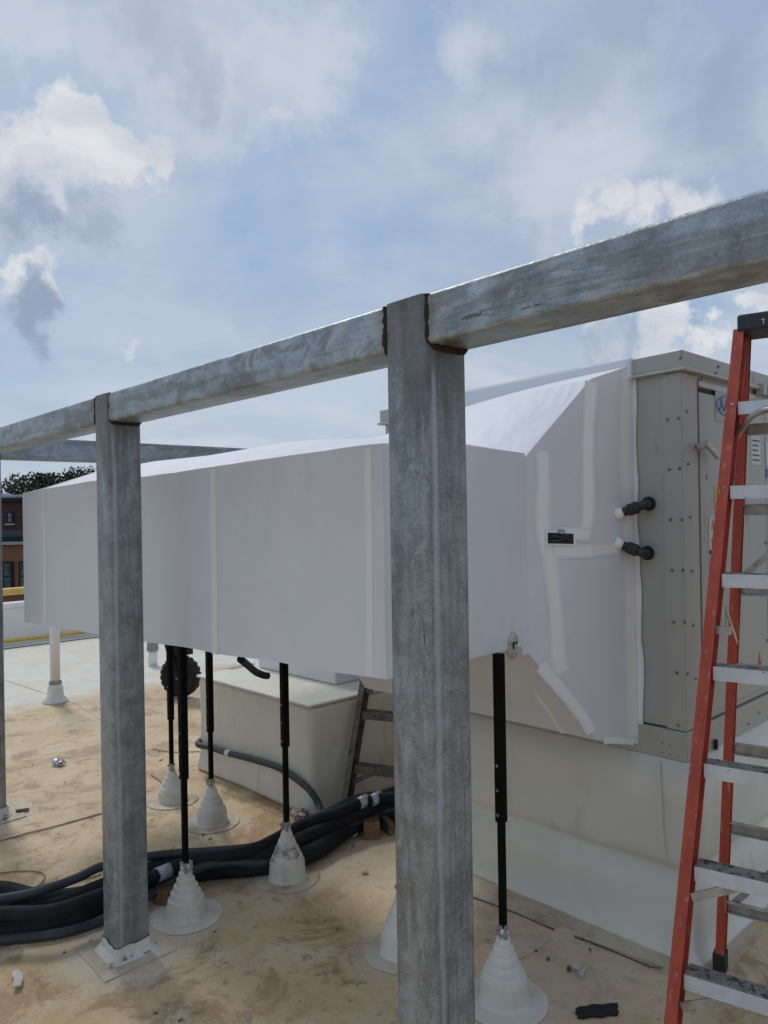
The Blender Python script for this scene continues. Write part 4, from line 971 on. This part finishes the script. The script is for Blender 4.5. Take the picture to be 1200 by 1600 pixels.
# wheel seen under the duct
wc = pz(283, 1090, 0); t = empty('cart_wheel', (wc.x, wc.y, 0), 'round black knobbly wheel standing far behind the black rods', 'wheel')
ax = (F*.9+RT*.25).normalized(); rT = .205; cc = wc+Vector((0, 0, rT+.01)); mtx, s_, t_ = frame_at(cc, ax)
bm = bmesh.new(); prof = [(.12, -.06), (.17, -.07), (.195, -.05), (.20, 0), (.195, .05), (.17, .07), (.12, .06)]; seg = 120; rings = []
for k in range(seg):
    a = 2*math.pi*k/seg; dirv = s_*math.cos(a)+t_*math.sin(a); kb = 1.03 if k % 6 < 4 else .975
    rings.append([bm.verts.new(cc+dirv*(r_*(kb if r_ > .18 else 1))+ax*h_) for r_, h_ in prof])
for k in range(seg):
    A, B = rings[k], rings[(k+1) % seg]
    for j in range(len(prof)): jj = (j+1) % len(prof); bm.faces.new((A[j], A[jj], B[jj], B[j]))
obj('tyre', bm, 'rubber', t)
bm = bmesh.new(); tube(bm, [cc-ax*.045, cc+ax*.045], .125, 24); obj('rim', bm, 'rubber', t)
bm = bmesh.new(); tube(bm, [cc-ax*.075, cc+ax*.06], .02, 12); obj('hub', bm, 'brace', t)
bm = bmesh.new(); bt = cc+s_*.03; tube(bm, [cc-ax*.08, cc-ax*.08+Z*.20-RT*.05, cc-ax*.08+Z*.45-RT*.12], .03, 8); box(bm, (-.08, -.07, .21), (.10, .07, .34), Matrix.Translation(cc)); obj('fork', bm, 'rubber', t)

# ------------------------------------------------------------------ stepladders
def ladder(name, label, k0, dk, sdir, w0, wk, nsteps, rear_top, rear_foot, rear_dir_w, mats, zfoot=0.0, short=False):
    """k0: front-left end of the top step; dk: change per step down; sdir: direction along the steps"""
    sdir = sdir.normalized(); fwd = Vector((sdir.y, -sdir.x, 0))
    if fwd.dot(F) > 0: fwd = -fwd                       # towards the viewer
    back = -fwd
    foot = k0 + dk*(k0.z/(-dk.z)); 
    t = empty(name, foot, label, 'ladder')
    mr, ms, mtread, mb, mc = mats
    top = k0 - dk*.92
    def half(w, z): return w
    mid = lambda k: k0+dk*k+sdir*((w0+wk*k)/2)
    def mirror(p, k): # reflect across the ladder's middle plane
        c = mid(0); d = (p-c).dot(sdir); c2 = p - sdir*2*d; return c2
    def channel(a, b, fw, dp, th, inward, name_):
        """C-channel from a to b; flanges fw wide, web dp deep"""
        d = (b-a).normalized(); bm = bmesh.new()
        def bar(o1, o2, p1, p2):
            vs = []
            for P0 in (a, b):
                for (u1, v1) in ((o1, p1), (o2, p1), (o2, p2), (o1, p2)): vs.append(bm.verts.new(P0+inward*u1+back*v1))
            for f in ((0, 1, 2, 3), (7, 6, 5, 4), (0, 4, 5, 1), (1, 5, 6, 2), (2, 6, 7, 3), (3, 7, 4, 0)): bm.faces.new([vs[i] for i in f])
        bar(-fw, 0, 0, th); bar(-fw, 0, dp-th, dp); bar(-fw, -fw+th, th, dp-th)
        return obj(name_, bm, mr, t)
    fa = foot+Vector((0, 0, .05)) ; 
    for sgn in (1, -1):
        A, B = fa, top
        if sgn < 0: A, B = mirror(A, 0), mirror(B, 0)
        r_ = channel(A, B, .036, .100, .006, sdir*sgn, 'front_rail')
        bm = bmesh.new(); q = foot if sgn > 0 else mirror(foot, 0); s2 = sdir*sgn
        box(bm, (-.044, -.004, 0), (.006, .104, .075), Matrix.Translation(q)@Matrix((s2, back, Z)).transposed().to_4x4()); obj('foot', bm, 'rubberboot', t, bev=.004)
        A = rear_foot+Vector((0, 0, .04)); B = rear_top
        if sgn < 0: A, B = mirror(A, 0), mirror(B, 0)
        channel(A, B, .032, .055, .005, sdir*sgn, 'rear_rail')
        bm = bmesh.new(); q = rear_foot if sgn > 0 else mirror(rear_foot, 0)
        box(bm, (-.040, -.005, 0), (.006, .062, .075), Matrix.Translation(q)@Matrix((s2, back, Z)).transposed().to_4x4()); obj('foot', bm, 'rubberboot', t, bev=.004)
        # bolts in the rail
        for k in range(nsteps):
            for dz in (-.010, -.034):
                p_ = k0+dk*k + Vector((0, 0, dz)) - sdir*.014
                if sgn < 0: p_ = mirror(p_, 0)
                bm = bmesh.new(); tube(bm, [p_+fwd*.0, p_+fwd*.004, p_+fwd*.007], [.008, .0075, .004], 8); obj('bolt', bm, 'screw', t)
    for k in range(nsteps):
        p_ = k0+dk*k; w = (mirror(p_, 0)-p_).length
        mx = Matrix((sdir, back, Z)).transposed().to_4x4(); mx.translation = p_
        bm = bmesh.new(); box(bm, (.003, .004, -.046), (w-.003, .008, 0), mx); box(bm, (.003, .008, -.046), (w-.003, .018, -.042), mx); st = obj('step', bm, ms, t)
        bm = bmesh.new(); box(bm, (.003, .0085, -.006), (w-.003, .078, -.002), mx)
        for j in range(6): box(bm, (.006, .012+j*.011, -.0018), (w-.006, .017+j*.011, .0012), mx)
        box(bm, (.003, .079, -.04), (w-.003, .083, -.002), mx); obj('tread', bm, mtread, st)
    # cap
    w = (mirror(top, 0)-top).length
    mx = Matrix((sdir, back, Z)).transposed().to_4x4(); mx.translation = top
    bm = bmesh.new(); box(bm, (-.022, -.012, -.012), (w+.022, .19, .05), mx); cap = obj('top_cap', bm, mc, t, bev=.009)
    # rear horizontals
    for k in range(nsteps+1):
        f = (k0.z+dk.z*k-.0 - rear_foot.z)/(rear_top.z-rear_foot.z); f2 = f-.035
        if f2 < .05: continue
        a = rear_foot.lerp(rear_top, f2); b = mirror(a, 0); bm = bmesh.new(); mx = Matrix((sdir, back, Z)).transposed().to_4x4(); mx.translation = a+back*.02
        w = (b-a).length; box(bm, (0, 0, -.022), (w, .004, .022), mx); box(bm, (0, -.02, .018), (w, 0, .022), mx); box(bm, (0, -.02, -.022), (w, 0, -.018), mx); obj('rear_rung', bm, mb, t, bev=.002)
    # diagonal braces under lower steps
    if not short: ks = [(nsteps-2, .135), (nsteps-1, .15)]
    else: ks = [(nsteps-1, .12)]
    for k, L_ in ks:
        for sgn in (1, -1):
            a = k0+dk*(k+.33)+back*.03; b = k0+dk*k+sdir*L_+back*.03+Vector((0, 0, -.04))
            if sgn < 0: a, b = mirror(a, 0), mirror(b, 0)
            d = (b-a); mx, s3, t3 = frame_at(a, d, back); mx.translation = a; bm = bmesh.new(); box(bm, (-.014, 0, -.003), (.014, d.length, .003), mx); box(bm, (-.014, 0, .003), (-.010, d.length, .018), mx); obj('brace', bm, mb, t)
    for sgn in (1, -1):
        # rear corner braces
        for f0, f1 in ((.10, .20), (.62, .70)):
            a = rear_foot.lerp(rear_top, f0)+back*.03; b = rear_foot.lerp(rear_top, f1)+back*.03+sdir*.2
            if sgn < 0: a, b = mirror(a, 0), mirror(b, 0)
            d = b-a; mx, s3, t3 = frame_at(a, d, back); mx.translation = a; bm = bmesh.new(); box(bm, (-.012, 0, -.003), (.012, d.length, .003), mx); obj('brace', bm, mb, t)
        # spreader
        kk = 2.62; a = k0+dk*kk+back*.02+sdir*.0; b = rear_foot.lerp(rear_top, .52)
        if sgn < 0: a, b = mirror(a, 0), mirror(b, 0)
        midp = a.lerp(b, .45)+Vector((0, 0, .10)); 
        bm = bmesh.new()
        for P0, P1_ in ((a+sdir*.03*sgn, midp), (midp, b)):
            d = P1_-P0; mx, s3, t3 = frame_at(P0, d); mx.translation = P0; box(bm, (-.002, 0, -.009), (.002, d.length, .009), mx)
        obj('spreader', bm, mb, t)
        mx = Matrix((sdir*sgn, back, Z)).transposed().to_4x4(); mx.translation = a; bm = bmesh.new(); box(bm, (-.002, 0, -.014), (.045, .02, .014), mx); obj('bracket', bm, mb, t)
    return t, top, cap, mirror
def RF(r, f, z): return RT*r + F*f + Vector((0, 0, z))
k0 = RF(1.283, 2.778, EYE+.377); dk = RF(-.0633, -.0656, -.305)
sdir = (RT*.83 - F*.557)
foot_r = pz(1131, 1524, 0)
bk = (RT*.557+F*.83)
rear_top = k0-dk*.92+bk*.10+sdir*.004
lad, top, cap, mir = ladder('stepladder', 'red fibreglass stepladder with aluminium steps and a black cap at the right edge', k0, dk, sdir, .36, .042, 7, rear_top, foot_r, 0, ('red', 'step', 'tread', 'brace', 'cap'))
# moulded marks on the cap
fw = -bk
bm = bmesh.new()
for (a, b, c, d) in ((.090, .008, .094, .03), (.060, .018, .072, .022), (.066, .002, .069, .016)):
    mx = Matrix((sdir.normalized(), bk.normalized(), Z)).transposed().to_4x4(); mx.translation = top
    box(bm, (a, -.0135, b), (c, -.012, d), mx)
obj('cap_mark', bm, 'brace', cap)
# curved guard behind the first steps
a = pd(1149, 683, 2.86); b = pd(1160, 668, 2.80); c = pd(1175, 650, 2.76); d = pd(1200, 640, 2.72); e = pd(1235, 640, 2.6)
bm = bmesh.new(); tube(bm, smooth_pts([a, b, c, d, e], 6), .012, 10); obj('curved_brace', bm, 'brace', lad, smooth=True)
# second, older ladder between the curbs
fo = pz(540, 1276, 0)
sd2 = (RT*.92-F*.39).normalized(); bk2 = Vector((-sd2.y, sd2.x, 0)); 
if bk2.dot(F) < 0: bk2 = -bk2
dk2 = Vector((0, 0, -.305)) - sd2*.020 - bk2*.085
kk0 = fo - dk2*(1.50/.305); kk0.z = 1.50-.0
rt2 = kk0-dk2*.92+bk2*.08; rf2 = fo+bk2*.62; rf2.z = 0
lad2 = ladder('stepladder', 'weathered brownish stepladder standing between the low curb and the unit, behind the near post', kk0, dk2, sd2, .30, .04, 5, rt2, rf2, 0, ('oldrail', 'oldrail', 'oldrail', 'oldrail', 'oldrail'), short=True)
# small pinkish offcut on the far roof
p0 = pz(378, 1045, .65); bm = bmesh.new(); box(bm, (-.12, -.03, 0), (.12, .03, .02), Matrix.Translation(p0)@Matrix.Rotation(R(10), 4, 'Z')); tag(obj('timber_offcut', bm, 'wire'), 'small tan offcut lying on top of the low curb', 'timber')
